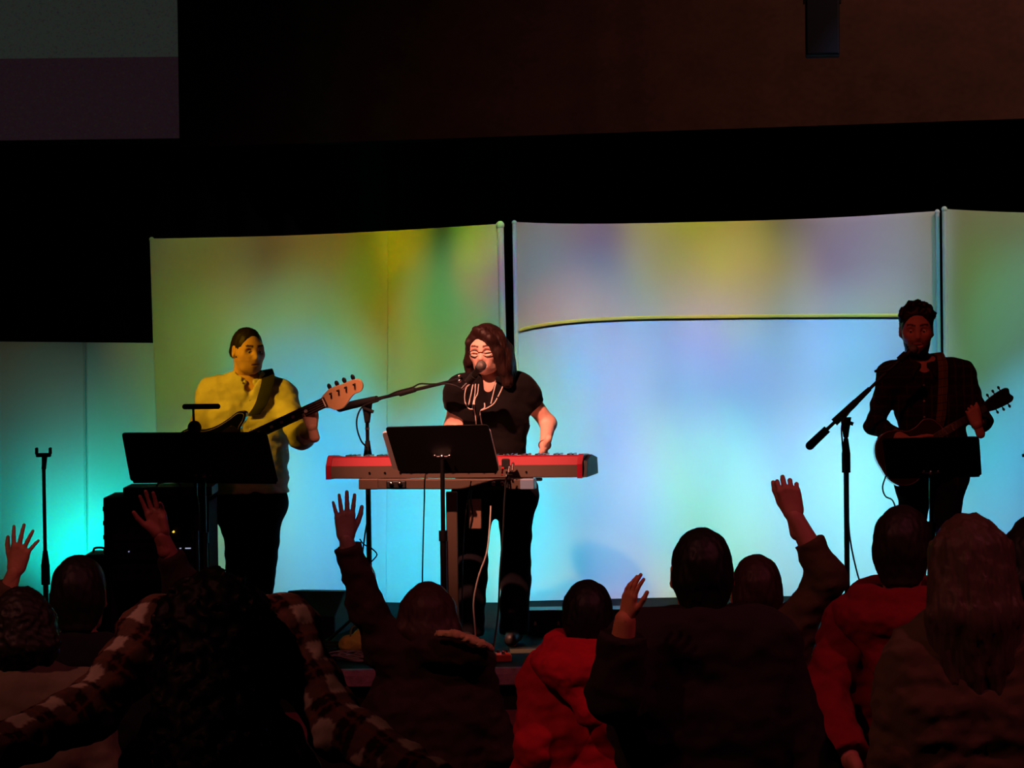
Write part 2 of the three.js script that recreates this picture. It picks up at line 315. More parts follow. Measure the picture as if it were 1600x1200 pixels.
function pose(o) {
  const h = o.h, yaw = o.yaw ?? 0, F = V(Math.sin(yaw), 0, Math.cos(yaw)), S = V(F.z, 0, -F.x), w = o.build ?? 1;
  const P = (s, u, f) => V().addScaledVector(S, s * h).addScaledVector(UP, u * h).addScaledVector(F, f * h);
  const ln = o.lean ?? 0, sway = o.sway ?? 0;
  const J = { F, S, h, w, pel: P(0, 0.53, 0), waist: P(sway * 0.3, 0.61, ln * 0.3), chest: P(sway * 0.6, 0.72, ln * 0.7), neck: P(sway, 0.835, ln), head: P(sway, 0.935, ln + 0.018 + (o.poke ?? 0)),
    shL: P(0.108 * w + sway, 0.808, ln), shR: P(-0.108 * w + sway, 0.808, ln), hipL: P(0.055, 0.515, 0), hipR: P(-0.055, 0.515, 0), knL: P(0.062, 0.285, 0.012), knR: P(-0.062, 0.285, 0.012), anL: P(0.066, 0.045, -0.012), anR: P(-0.066, 0.045, -0.012),
    elL: P(0.145 * w, 0.63, -0.01), elR: P(-0.145 * w, 0.63, -0.01), wrL: P(0.145 * w, 0.49, 0.04), wrR: P(-0.145 * w, 0.49, 0.04) };
  J.origin = o.base; for (const [k, v] of Object.entries(o.joints ?? {})) J[k] = v.clone().sub(o.base);
  return J;
}
function torso(f, J, g, k = 0.05) {                                     // trunk, g metres outside the skin
  const { F, S, h, w } = J, side = (p, s) => p.clone().addScaledVector(S, s * h * w);
  f.cap(J.hipL, J.hipR, 0.066 * h * w + g, 0.066 * h * w + g, k, F, 0.88);
  for (const s of [-1, 1]) { f.cap(side(J.pel, s * 0.036), side(J.waist, s * 0.034), 0.064 * h * w + g, 0.057 * h * w + g, k, F, 0.85); f.cap(side(J.waist, s * 0.034), side(J.chest, s * 0.046), 0.057 * h * w + g, 0.064 * h * w + g, k, F, 0.86); f.cap(side(J.chest, s * 0.046), side(J.neck, s * 0.04).addScaledVector(UP, -0.05 * h), 0.064 * h * w + g, 0.05 * h * w + g, k, F, 0.86); }
  f.cap(J.shL, J.shR, 0.036 * h + g, 0.036 * h + g, k, F, 0.92);
  f.cap(J.neck, J.shL.clone().lerp(J.neck, 0.25), 0.034 * h + g, 0.026 * h + g, k * 1.1); f.cap(J.neck, J.shR.clone().lerp(J.neck, 0.25), 0.034 * h + g, 0.026 * h + g, k * 1.1);
}
function arm(f, J, s, g, part = 2, k = 0.03) {
  const h = J.h; f.cap(J['sh' + s], part < 1 ? J['sh' + s].clone().lerp(J['el' + s], part + 0.03) : J['el' + s], 0.0315 * h + g, 0.0245 * h + g, k);
  if (part > 1) { const e = J['el' + s], w = J['wr' + s], m = e.clone().lerp(w, Math.min(1, part - 1)); const r1 = lerp(0.0255, 0.0165, Math.min(1, part - 1)); f.cap(e, m, 0.0255 * h + g, r1 * h + g, k * 0.8); }
}
function legs(f, J, g, k = 0.03) {
  const h = J.h; for (const s of ['L', 'R']) { f.cap(J['hip' + s], J['kn' + s], 0.052 * h * J.w + g, 0.033 * h + g, k); f.cap(J['kn' + s], J['an' + s], 0.033 * h + g, 0.023 * h + g, k); f.cap(J['kn' + s].clone().lerp(J['an' + s], 0.25).addScaledVector(J.F, -0.012 * h), J['kn' + s].clone().lerp(J['an' + s], 0.5).addScaledVector(J.F, -0.006 * h), 0.03 * h + g, 0.022 * h + g, k); }
}
const folds = (amp, fx = 14, fy = 22) => (x, y, z) => amp * (noise(x * fx, y * fy, z * fx) + 0.5 * noise(x * fx * 2.3 + y * 9, y * fy * 1.7, z * fx * 2.3));
function ring(f, c, S, F, rx, rz, r, tilt, n = 16, from = 0, to = 1, k = 0.012, vary = null) {   // a band round the neck; tilt lifts its back
  let p = null; for (let i = 0; i <= n; i++) { const a = lerp(from, to, i / n) * Math.PI * 2, q = c.clone().addScaledVector(S, Math.sin(a) * rx).addScaledVector(F, Math.cos(a) * rz).addScaledVector(UP, -Math.cos(a) * tilt), rr = vary ? r * vary(a) : r; if (p) f.cap(p, q, rr, rr, k); p = q; }
}
function person(o) {
  const J = pose(o), h = o.h, g = thing('person', o.label, 'person', o.base, 0, o.group), skin = o.skin ?? [0.5, 0.27, 0.18];
  const yaw = o.headYaw ?? o.yaw ?? 0, sc = (o.headScale ?? 1) * h / 1.7;
  const HM = new THREE.Matrix4().makeRotationFromEuler(new THREE.Euler(o.headPitch ?? 0, yaw, o.headRoll ?? 0, 'YXZ')).scale(V(sc, sc, sc)).setPosition(J.head);
  // body: one skin from head to fingertips
  const hf = headField(o.face), bodyParts = [hf.mesh(o.headCell ?? 0.005, headColor(skin, o.face)).applyMatrix4(HM)];
  const bf = new Field(); torso(bf, J, 0); legs(bf, J, 0); for (const s of ['L', 'R']) arm(bf, J, s, 0);
  bf.cap(J.neck.clone().addScaledVector(UP, -0.03 * h), V(0, -0.13, -0.035).applyMatrix4(HM), 0.036 * h, 0.031 * h, 0.04);
  for (const s of ['L', 'R']) bf.cap(J['an' + s].clone().addScaledVector(UP, -0.012 * h), J['an' + s].clone().addScaledVector(UP, -0.026 * h).addScaledVector(J.F, 0.07 * h), 0.02 * h, 0.014 * h, 0.02);
  bodyParts.push(bf.mesh(o.cell ?? 0.012, (x, y, z) => grain(skin, x, y, z, 50, 0.07)));
  for (const s of ['L', 'R']) {
    const hd = o.hands?.[s] ?? {}, wr = J['wr' + s], dir = hd.dir ?? wr.clone().sub(J['el' + s]), palm = hd.palm ?? J.S.clone().multiplyScalar(s === 'L' ? -1 : 1);
    const Y = dir.clone().normalize(), Z = palm.clone().negate(); Z.addScaledVector(Y, -Z.dot(Y)).normalize(); const X = Y.clone().cross(Z), k = (hd.scale ?? 1) * h / 1.7;
    bodyParts.push(handGeometry(skin, { ...hd, side: s }, hd.cell ?? 0.005).applyMatrix4(new THREE.Matrix4().makeBasis(X, Y, Z).scale(V(k, k, k)).setPosition(wr)));
  }
  obj('body', mergeGeometries(bodyParts), skinMat, g);
  if (o.eyes) for (const s of [-1, 1]) {
    const e = new THREE.SphereGeometry(0.0122, 24, 18).rotateX(Math.PI / 2), col = []; const P = e.attributes.position, gx = o.eyes.gaze ?? [0, 0];
    for (let i = 0; i < P.count; i++) { const a = Math.hypot(P.getX(i) / 0.0122 - gx[0], P.getY(i) / 0.0122 - gx[1]); col.push(...(P.getZ(i) < 0 ? [0.6, 0.55, 0.5] : a < 0.22 ? [0.004, 0.004, 0.004] : a < 0.5 ? (o.eyes.iris ?? [0.05, 0.03, 0.015]) : [0.62, 0.58, 0.55])); }
    e.setAttribute('color', new THREE.BufferAttribute(new Float32Array(col), 3)); obj('eye', e.translate(s * 0.032, -0.001, 0.0735).applyMatrix4(HM), leatherMat, g);
  }
  // hair
  if (o.hair) { const f = new Field(); o.hair.shape(f); f.warp = o.hair.warp ?? ((x, y, z) => 0.0035 * noise(x * 90, y * 28, z * 90) + 0.003 * noise(x * 30, y * 12, z * 30)); const c = o.hair.color; obj('hair', f.mesh(o.hair.cell ?? 0.005, (x, y, z) => { const n = 1 + 0.45 * noise(x * 160, y * 20, z * 160); return [c[0] * n, c[1] * n, c[2] * n]; }).applyMatrix4(HM), hairMat, g, o.hair.label); }
  if (o.beard) { const f = new Field(); o.beard.shape(f); f.warp = (x, y, z) => 0.002 * noise(x * 150, y * 90, z * 150); const c = o.beard.color; obj('beard', f.mesh(0.004, (x, y, z) => grain(c, x, y, z, 150, 0.3)).applyMatrix4(HM), hairMat, g); }
  // clothes
  const t = o.top, tf = new Field(), gi = t.loose ?? 0.014;
  torso(tf, J, gi, 0.06);
  if (t.bust) for (const s of [-1, 1]) tf.ell(J.chest.clone().addScaledVector(J.S, s * 0.042 * h).addScaledVector(J.F, 0.048 * h).addScaledVector(UP, 0.012 * h), V(0.04 * h, 0.042 * h, 0.04 * h), 0.05);
  if (t.trunk) t.trunk(tf, J);
  { const nk = J.neck.clone().addScaledVector(UP, (t.neckUp ?? 0.012) * h).addScaledVector(J.F, 0.012 * h); tf.cap(nk, nk.clone().lerp(J.head, 0.8).addScaledVector(UP, 0.06), (t.neckHole ?? 0.04) * h, 0.05 * h, 0.012, null, 1, true); }
  if (t.vee) tf.cap(J.neck.clone().addScaledVector(J.F, 0.045 * h).addScaledVector(UP, 0.012 * h), J.neck.clone().addScaledVector(J.F, 0.085 * h).addScaledVector(UP, -t.vee * h), 0.026 * h, 0.004 * h, 0.008, null, 1, true);
  const trunkCount = tf.p.length;
  for (const s of ['L', 'R']) arm(tf, J, s, gi + (t.sleeveLoose ?? 0), t['sleeve' + s] ?? t.sleeve ?? 1.93, 0.04);
  if (t.extra) t.extra(tf, J);
  tf.p.slice(trunkCount).forEach((q) => { q.limb = true; });
  tf.warp = folds(t.fold ?? 0.006);
  tf.cut(J.pel.clone().addScaledVector(UP, (t.hem ?? -0.05) * h), V(0, -1, 0));
  for (const s of ['L', 'R']) { const part = t['sleeve' + s] ?? t.sleeve ?? 1.93, e = J['el' + s], a = J['sh' + s], w = J['wr' + s]; if (part < 1.05) tf.cuts2 = true; tf.cuffs = tf.cuffs ?? []; const dir = part > 1 ? w.clone().sub(e).normalize() : e.clone().sub(a).normalize(), q = part > 1 ? e.clone().lerp(w, part - 1) : a.clone().lerp(e, part); tf.cuffs.push([q, dir]); }
  const base = tf.eval.bind(tf);
  tf.eval = (x, y, z, l) => { let d = base(x, y, z, l); for (const [q, n] of tf.cuffs) { const ex = x - q.x, ey = y - q.y, ez = z - q.z; if (ex * ex + ey * ey + ez * ez < 0.0121) d = Math.max(d, ex * n.x + ey * n.y + ez * n.z); } return d; };
  const tcol = t.color, tg = tf.mesh(t.cell ?? 0.009, typeof tcol === 'function' ? (...a) => tcol(J, ...a) : (x, y, z) => grain(tcol, x, y, z, 110, 0.12));
  const shirt = obj(t.name ?? 'shirt', tg, t.leather ? leatherMat : clothMat, g, t.label);
  if (t.collar) { const cf = new Field(); const col = t.collar(cf, J) ?? (Array.isArray(tcol) ? tcol : [0.02, 0.014, 0.015]); cf.warp = cf.warp ?? folds(0.003, 30, 30); obj(t.collarName ?? 'collar', cf.mesh(t.collarCell ?? 0.006, (x, y, z) => grain(col, x, y, z, 110, 0.15)), clothMat, shirt, t.collarLabel); }
  const b = o.bottom ?? {}, lf = new Field(), bc = b.color ?? [0.012, 0.012, 0.018];
  lf.cap(J.hipL, J.hipR, 0.068 * h * J.w + 0.01, 0.068 * h * J.w + 0.01, 0.05, J.F, 0.88); lf.cap(J.pel.clone().addScaledVector(J.S, 0.034 * h * J.w), J.pel.clone().addScaledVector(J.S, -0.034 * h * J.w), 0.062 * h * J.w + 0.008, 0.062 * h * J.w + 0.008, 0.05, J.F, 0.85);
  legs(lf, J, b.loose ?? 0.012); if (b.wide) for (const s of ['L', 'R']) lf.cap(J['kn' + s], J['an' + s].clone().addScaledVector(UP, -0.01 * h), 0.036 * h + 0.012, 0.034 * h + b.wide, 0.03);
  lf.warp = folds(0.006, 10, 16); lf.cut(J.pel.clone().addScaledVector(UP, 0.055 * h), UP); lf.cut(V(0, 0.03 * h, 0), V(0, -1, 0));
  obj('trousers', lf.mesh(b.cell ?? 0.012, (x, y, z) => grain(bc, x, y, z, 110, 0.15)), clothMat, g);
  const sf = new Field(); for (const s of ['L', 'R']) { const a = J['an' + s]; sf.cap(V(a.x, 0.03 * h, a.z).addScaledVector(J.F, -0.012 * h), V(a.x, 0.022 * h, a.z).addScaledVector(J.F, 0.085 * h), 0.028 * h, 0.021 * h, 0.02); sf.cap(V(a.x, 0.035 * h, a.z), V(a.x, 0.06 * h, a.z), 0.027 * h, 0.027 * h, 0.02); }
  sf.cut(V(0, 0.002, 0), V(0, -1, 0)); obj('shoes', sf.mesh(0.009, (x, y, z) => grain(o.shoes ?? [0.015, 0.013, 0.012], x, y, z, 60, 0.1)), leatherMat, g);
  return { g, J, HM, top: tf, shirt };
}
// hair shapes, in the head's axes
const HAIR = {
  short: (v = {}) => (f) => {                                                   // cropped hair: a shell on the skull ending at hairline, temples, sideburns and nape
    const t = v.thick ?? 0.008, line = v.line ?? 0.072, nape = v.nape ?? -0.085, edge = [[nape - 0.02, -0.11], [nape, -0.05], [-0.042, -0.03], [-0.036, v.burn ?? 0.026], [-0.005, 0.042], [0.03, 0.058], [line - 0.014, 0.064], [line + 0.006, 0.085], [line + 0.02, 0.2]];
    f.ell(V(0, 0.026, -0.014), V(0.074 + t, 0.092 + t, 0.096 + t), 0.02); f.ell(V(0, -0.03, 0.012), V(0.0665 + t * 0.6, 0.06, 0.06), 0.02); for (const s of [-1, 1]) f.cap(V(s * 0.028, -0.02, -0.05), V(s * 0.024, nape, -0.062), 0.044 + t, 0.03 + t * 0.5, 0.03);
    for (const s of [-1, 1]) f.ell(V(s * 0.092, -0.006, -0.008), V(0.028, 0.037, 0.026), 0.008, null, true);
    f.region = (x, y, z) => { const yy = y - (v.recede ?? 0.01) * (1 - Math.min(1, Math.abs(Math.abs(x) - 0.048) / 0.03)) * (y > 0.02 ? 1 : 0); let q = edge[edge.length - 1][1]; if (yy <= edge[0][0]) q = edge[0][1]; else for (let i = 1; i < edge.length; i++) if (yy < edge[i][0]) { const k = (yy - edge[i - 1][0]) / (edge[i][0] - edge[i - 1][0]); q = lerp(edge[i - 1][1], edge[i][1], k); break; } return (z - q + 0.004 * noise(x * 120, y * 120, 3)) * 0.6; };
    if (v.tuft) for (let i = 0; i < 12; i++) { const a = -1.15 + i * 0.21; f.cap(V(Math.sin(a) * 0.072, 0.034 + Math.cos(a) * 0.084, 0.03), V(Math.sin(a + 0.08 * Math.sin(i * 3)) * 0.088, 0.038 + Math.cos(a) * (0.1 + 0.008 * Math.sin(i * 2.3)), 0.046 + 0.008 * Math.cos(i * 1.9)), 0.024, 0.012, 0.022); } },
};
// ---------------------------------------------------------------- the room and the stage
function canvasTexture(w, h, draw, srgb = true) { const c = document.createElement('canvas'); c.width = w; c.height = h; draw(c.getContext('2d'), w, h); const t = new THREE.CanvasTexture(c); t.wrapS = t.wrapT = THREE.RepeatWrapping; if (srgb) t.colorSpace = THREE.SRGBColorSpace; return t; }
function speckle(base, amt, size = 256, s = 3) {                        // plain colour with a fine mottled grain
  const c = new THREE.Color(base), d = new Uint8Array(size * size * 4); seed = s;
  for (let y = 0; y < size; y++) for (let x = 0; x < size; x++) { const n = 1 + amt * (rnd() - 0.5) + amt * 0.8 * noise(x * 0.12, y * 0.12, s) + amt * 0.6 * noise(x * 0.03, y * 0.03, s + 4), o = (y * size + x) * 4, g = c.clone().multiplyScalar(n).convertLinearToSRGB(); d[o] = clamp(g.r * 255, 0, 255); d[o + 1] = clamp(g.g * 255, 0, 255); d[o + 2] = clamp(g.b * 255, 0, 255); d[o + 3] = 255; }
  const t = new THREE.DataTexture(d, size, size); t.wrapS = t.wrapT = THREE.RepeatWrapping; t.magFilter = THREE.LinearFilter; t.colorSpace = THREE.SRGBColorSpace; t.needsUpdate = true; return t;
}
const wallDark = M(0xffffff, 0.95, { map: speckle(0x141012, 0.3) });
const wallBrown = M(0xffffff, 0.95, { map: speckle(0x5c3a2a, 0.25, 256, 9) });
const carpet = M(0xffffff, 1, { map: speckle(0x1c1416, 0.7, 256, 5) });
const stageMat = new THREE.MeshPhysicalMaterial({ color: 0xffffff, roughness: 0.85, specularIntensity: 0.12, map: speckle(0x0d1110, 0.5, 256, 11) });
const riserMat = M(0xffffff, 0.95, { map: speckle(0x140d10, 0.4, 256, 12) });
const treadMat = M(0xffffff, 0.95, { map: speckle(0x7a3444, 0.4, 256, 13) });
const lipMat = M(0xffffff, 0.75, { map: speckle(0x8a6472, 0.4, 256, 14) });
function slabZY(pts, x0, x1) {                                            // profile in (z, y) run from x0 to x1
  const s = new THREE.Shape(pts.map(([z, y]) => new THREE.Vector2(z, y))), g = new THREE.ExtrudeGeometry(s, { depth: x1 - x0, bevelEnabled: false });
  return g.applyMatrix4(new THREE.Matrix4().makeBasis(V(0, 0, 1), V(0, 1, 0), V(-1, 0, 0))).translate(x1, 0, 0);
}
struct('floor', slabZY([[3.5, audienceFloor(3.5)], [-9.7, 0], [-13.0, 0], [-13.0, -0.3], [-9.7, -0.3], [3.5, -0.3]], -10, 10), carpet);
struct('stage_floor', slabZY([[-13.55, STAGE], [-19.6, STAGE], [-19.6, STAGE - 0.06], [-13.55, STAGE - 0.06]], -10, 10), stageMat);
struct('trim_1', slabZY([[-13.545, STAGE - 0.07], [-13.545, STAGE + 0.004], [-13.53, STAGE + 0.006], [-13.49, STAGE + 0.004], [-13.465, STAGE - 0.02], [-13.465, STAGE - 0.07]], -10, 10), lipMat);
struct('stage_front', slabZY([[-13.55, STAGE - 0.06], [-13.55, -0.3], [-13.63, -0.3], [-13.63, STAGE - 0.06]], -10, 10), riserMat);
struct('stage_step_floor', slabZY([[-12.95, 0.7], [-13.545, 0.7], [-13.545, 0.64], [-12.95, 0.64]], -10, 10), treadMat);
struct('stage_step_wall', slabZY([[-12.97, 0.64], [-12.97, -0.3], [-13.03, -0.3], [-13.03, 0.64]], -10, 10), riserMat);
struct('wall_back', box(20.4, 9.6, 0.2, 0, 4.2, -19.7), wallDark);
struct('wall_left', box(0.2, 9.6, 23.4, -10.1, 4.2, -8.1), wallDark);
struct('wall_right', box(0.2, 9.6, 23.4, 10.1, 4.2, -8.1), wallDark);
struct('wall_rear', box(20.4, 9.6, 0.2, 0, 4.2, 3.6), wallDark);
struct('ceiling', box(20.4, 0.2, 23.4, 0, 9.1, -8.1), wallDark);
{ // brown upper wall over the stage, a little nearer on the right
  const a = at(271, 231, 18.4), b = at(1900, 175, 16.2), u = b.clone().sub(a); u.y = 0; const L = u.length(), H = 4.9;
  const g = box(L, H, 0.25, L / 2, H / 2, -0.125); g.rotateZ((b.y - a.y) / L); g.rotateY(-Math.atan2(u.z, u.x)); g.translate(a.x, a.y, a.z);
  struct('wall_upper', g, wallBrown);
}
{ // black pleated curtain behind the screens
  const n = 260, x0 = -5.6, x1 = 5.6, pts = []; for (let i = 0; i <= n; i++) { const x = lerp(x0, x1, i / n); pts.push([x, -18.55 + 0.05 * Math.sin(x * 21) + 0.02 * Math.sin(x * 47 + 1)]); }
  const g = new THREE.BufferGeometry(), p = [], idx = []; const bot = STAGE + 0.01, top = 4.15;
  pts.forEach(([x, z]) => { p.push(x, bot, z, x, top, z, x, bot, z - 0.012, x, top, z - 0.012); });
  for (let i = 0; i < n; i++) { const a = i * 4, b = a + 4; idx.push(a, b, b + 1, a, b + 1, a + 1, a + 2, b + 3, b + 2, a + 2, a + 3, b + 3, a + 1, b + 1, b + 3, a + 1, b + 3, a + 3); }
  g.setAttribute('position', new THREE.BufferAttribute(new Float32Array(p), 3)); g.setIndex(idx); g.computeVertexNormals();
  const t = thing('stage_curtain', 'black pleated curtain hanging behind the lit fabric screens', 'curtain');
  obj('drape', g, M(0x140d1e, 1), t); obj('rail', rod(V(x0 - 0.1, 4.16, -18.55), V(x1 + 0.1, 4.16, -18.55), 0.025), M(0x0a0a0a, 0.5), t);
}
{ // side projection screen, upper left, showing a dim two-tone picture
  const t = thing('projection_screen', 'dim side projection screen hanging high in the upper left, grey green above dark plum', 'screen', at(125, 88, 16.9));
  const tex = canvasTexture(256, 256, (c, w, h) => { c.fillStyle = '#2b302c'; c.fillRect(0, 0, w, h * 0.5); c.fillStyle = '#22151b'; c.fillRect(0, h * 0.5, w, h * 0.5); for (let i = 0; i < 9000; i++) { c.fillStyle = `rgba(${rnd() * 60 | 0},${rnd() * 50 | 0},${rnd() * 50 | 0},0.16)`; c.fillRect(rnd() * w, rnd() * h, 2, 2); } });
  const w = 1.16, h = 0.98;
  obj('screen', new THREE.PlaneGeometry(w, h).translate(0, -0.01, 0.012), new THREE.MeshStandardMaterial({ color: 0x3a3a3a, roughness: 0.9, emissive: 0xffffff, emissiveMap: tex, emissiveIntensity: 0.62 }), t);
  obj('frame', [box(w + 0.05, 0.03, 0.03, 0, h / 2, 0), box(w + 0.05, 0.03, 0.03, 0, -h / 2 - 0.015, 0), box(0.03, h + 0.05, 0.03, w / 2 + 0.015, 0, 0), box(0.03, h + 0.05, 0.03, -w / 2 - 0.015, 0, 0), box(w, h, 0.012, 0, 0, 0)], M(0x0a0a0b, 0.6), t);
  obj('hanging_cable', [rod(V(-0.5, h / 2, 0), V(-0.5, 8.98 - t.position.y, 0), 0.004), rod(V(0.5, h / 2, 0), V(0.5, 8.98 - t.position.y, 0), 0.004)], M(0x0a0a0b, 0.6), t);
}
// a sheet of cloth with thickness from a function of (u, v)
function sheet(nu, nv, fn, thick, uvw = 1, uvh = 1) {
  const p = [], uv = [], idx = [], N = (nu + 1) * (nv + 1);
  for (const s of [0, 1]) for (let j = 0; j <= nv; j++) for (let i = 0; i <= nu; i++) { const q = fn(i / nu, j / nv); p.push(q.x, q.y, q.z - s * thick); uv.push(i / nu * uvw, j / nv * uvh); }
  const I = (i, j, s) => s * N + j * (nu + 1) + i;
  for (let j = 0; j < nv; j++) for (let i = 0; i < nu; i++) { const a = I(i, j, 0), b = I(i + 1, j, 0), c = I(i + 1, j + 1, 0), d = I(i, j + 1, 0); idx.push(a, b, c, a, c, d, a + N, c + N, b + N, a + N, d + N, c + N); }
  for (let i = 0; i < nu; i++) { let a = I(i, 0, 0), b = I(i + 1, 0, 0); idx.push(a, a + N, b, b, a + N, b + N); a = I(i, nv, 0); b = I(i + 1, nv, 0); idx.push(a, b, a + N, b, b + N, a + N); }
  for (let j = 0; j < nv; j++) { let a = I(0, j, 0), b = I(0, j + 1, 0); idx.push(a, b, a + N, b, b + N, a + N); a = I(nu, j, 0); b = I(nu, j + 1, 0); idx.push(a, a + N, b, b, a + N, b + N); }
  const g = new THREE.BufferGeometry(); g.setAttribute('position', new THREE.BufferAttribute(new Float32Array(p), 3)); g.setAttribute('uv', new THREE.BufferAttribute(new Float32Array(uv), 2)); g.setIndex(idx); g.computeVertexNormals(); return g;
}
const weave = (() => { const n = 128, d = new Uint8Array(n * n * 4); seed = 21; for (let i = 0; i < n * n; i++) { const x = i % n, y = i / n | 0, v = 128 + 50 * Math.sin(x * Math.PI / 2) * Math.sin(y * Math.PI / 2) + 40 * (rnd() - 0.5); d[i * 4] = d[i * 4 + 1] = d[i * 4 + 2] = v; d[i * 4 + 3] = 255; } const t = new THREE.DataTexture(d, n, n); t.wrapS = t.wrapT = THREE.RepeatWrapping; t.magFilter = THREE.LinearFilter; t.repeat.set(16, 16); t.needsUpdate = true; return t; })();
const clothRGB = (r, g, b) => new THREE.MeshStandardMaterial({ color: new THREE.Color().setRGB(r, g, b), roughness: 0.95, bumpMap: weave, bumpScale: 0.0006 });
const fabricWhite = clothRGB(0.8, 0.8, 0.76), fabricWarmLitTint = clothRGB(0.82, 0.64, 0.45), fabricBlueLitTint = clothRGB(0.66, 0.82, 0.9), poleWhite = M(0xf4f4f4, 0.6), seamMat = clothRGB(0.85, 0.66, 0.1);  // warm and blue cloth tints paint in the stage-light break at the seam
const poly = (pts) => (x) => { for (let i = 1; i < pts.length; i++) if (x <= pts[i][0] || i === pts.length - 1) { const t = (x - pts[i - 1][0]) / (pts[i][0] - pts[i - 1][0]); return lerp(pts[i - 1][1], pts[i][1], t); } };
const smoothPoly = (pts) => { const c = new THREE.CatmullRomCurve3(pts.map(([x, y]) => V(x, y, 0))).getSpacedPoints(80).map((p) => [p.x, p.y]); return poly(c); };
// cloth between px left(v) and right(v), top(px) and bottom(px), at depth(px, v)
const panel = (l, r, top, bot, depth, nu = 36, nv = 24) => sheet(nu, nv, (u, v) => { const px = lerp(lerp(l[0], r[0], u), lerp(l[1], r[1], u), 1 - v); return at(px, lerp(bot(px), top(px), v), depth(px, v)); }, 0.006, 2, 2);
const floorPx = (px, d) => { let lo = 700, hi = 1200; for (let i = 0; i < 40; i++) { const m = (lo + hi) / 2; if (at(px, m, d).y > STAGE + 0.004) lo = m; else hi = m; } return lo; };
function pole(parent, top, foot, r = 0.02, m = poleWhite) { obj('pole', [rod(foot, top, r), ball(r * 1.25, top), cyl(0.03, 0.03, 0.008, foot.x, foot.y + 0.004, foot.z + 0.012)], m, parent); }
{
  const dep = (px) => 16.7 + 0.05 * Math.abs((px - 131) / 130), bot = (px) => floorPx(px, dep(px)), t = thing('fabric_screen', 'low stage screen at the far left, green above and bright cyan below', 'screen', V(), 0);
  const top = poly([[-70, 533], [246, 536]]); obj('fabric', panel([-70, -70], [131, 134], top, bot, dep), fabricWhite, t); obj('fabric', panel([131, 134], [252, 256], top, bot, (px) => 16.74 - 0.02 * (px - 131) / 120), fabricWhite, t);
  obj('seam', sheet(1, 20, (u, v) => at(129.5 + 3 * u + 3 * (1 - v), lerp(bot(131), top(131), v), 16.693), 0.004), clothRGB(0.66, 0.66, 0.6), t);
}
{
  const t = thing('fabric_screen', 'tall yellow green fabric screen behind the bass player, turning blue lower down', 'screen');
  const top = smoothPoly([[225, 373], [330, 371], [450, 368], [600, 361], [700, 355], [790, 349]]), d1 = (px) => 16.55 + 0.03 * Math.cos((px - 250) / 350 * 3), d2 = (px) => 16.56 - 0.1 * Math.sqrt(clamp((px - 600) / 180, 0, 1));
  obj('fabric', panel([235, 254], [606, 603], top, (px) => floorPx(px, d1(px)), d1), fabricWhite, t); obj('fabric', panel([602, 597], [780, 794], top, (px) => floorPx(px, d2(px)), d2), fabricWhite, t);
  const p = at(781.5, 352, 16.44), q = at(795, 936, 16.44); q.y = STAGE + 0.005; pole(t, p, q); 
  const p2 = at(237, 374, 16.62), q2 = at(256, 930, 16.62); q2.y = STAGE + 0.005; pole(t, p2, q2, 0.012);
}
{
  const t = thing('fabric_screen', 'wide fabric screen, blue light tinted into the lower cloth, warm light above a curved seam', 'screen');
  const top = smoothPoly([[790, 346], [860, 349], [950, 349.5], [1080, 347], [1200, 344], [1320, 339], [1475, 329]]), seam = smoothPoly([[795, 524], [818, 514], [850, 507.5], [900, 501.5], [980, 497], [1100, 495], [1280, 493.5], [1480, 493]]);
  const d1 = (px, v = 1) => 16.5 + 0.12 * Math.sin(clamp((px - 800) / 668, 0, 1) * Math.PI), d2 = (px) => 16.507 + 0.12 * Math.sin(clamp((px - 800) / 668, 0, 1) * Math.PI);
  obj('upper_fabric', panel([801, 805], [1468, 1469], top, seam, d1, 60, 14), fabricWarmLitTint, t); obj('fabric', panel([804, 812], [1468, 1472], (px) => seam(px) - 4, (px) => floorPx(px, d2(px)), d2, 60, 24), fabricBlueLitTint, t);
  obj('seam', sheet(90, 3, (u, v) => { const px = lerp(812, 1467, u); return at(px, seam(px) + 2.6 - 5.2 * v, d1(px) - 0.003 - 0.002 * Math.sin(v * Math.PI)); }, 0.004), seamMat, t);
  const p = at(803.5, 348, 16.48), q = at(813, 935, 16.48); q.y = STAGE + 0.005; pole(t, p, q, 0.012); const p2 = at(1464.5, 331, 16.48), q2 = at(1471, 930, 16.48); q2.y = STAGE + 0.005; pole(t, p2, q2, 0.012);
}
{
  const t = thing('fabric_screen', 'green to blue fabric screen at the right edge behind the guitar headstock', 'screen');
  const top = smoothPoly([[1470, 326], [1520, 329], [1600, 332], [1720, 333]]), d = (px) => 16.45 - 0.05 * clamp((px - 1472) / 200, 0, 1);
  obj('fabric', panel([1473, 1480], [1715, 1722], top, (px) => floorPx(px, d(px)), d), fabricWhite, t);
  const p = at(1475.5, 327, 16.42), q = at(1482, 930, 16.42); q.y = STAGE + 0.005; pole(t, p, q, 0.014);
}
// loudspeaker hung on the upper wall
{
  const p = at(1285, 30, 15.9), t = thing('loudspeaker', 'dark loudspeaker hanging high up in front of the brown upper wall', 'speaker', p, -0.1);
  obj('cabinet', box(0.19, 0.4, 0.2, 0, 0, -0.1, 0.012), M(0x0b0b12, 0.6), t); obj('grille', box(0.172, 0.38, 0.012, 0, 0, 0.004, 0.005), M(0x0c0c16, 0.85), t);
  obj('bracket', [box(0.21, 0.012, 0.05, 0, 0.21, -0.1), box(0.008, 0.12, 0.05, 0.101, 0.155, -0.1), box(0.008, 0.12, 0.05, -0.101, 0.155, -0.1), rod(V(-0.08, 0.21, -0.1), V(-0.08, 8.98 - p.y, -0.1), 0.003), rod(V(0.08, 0.21, -0.1), V(0.08, 8.98 - p.y, -0.1), 0.003)], M(0x0a0a0a, 0.5), t);
}
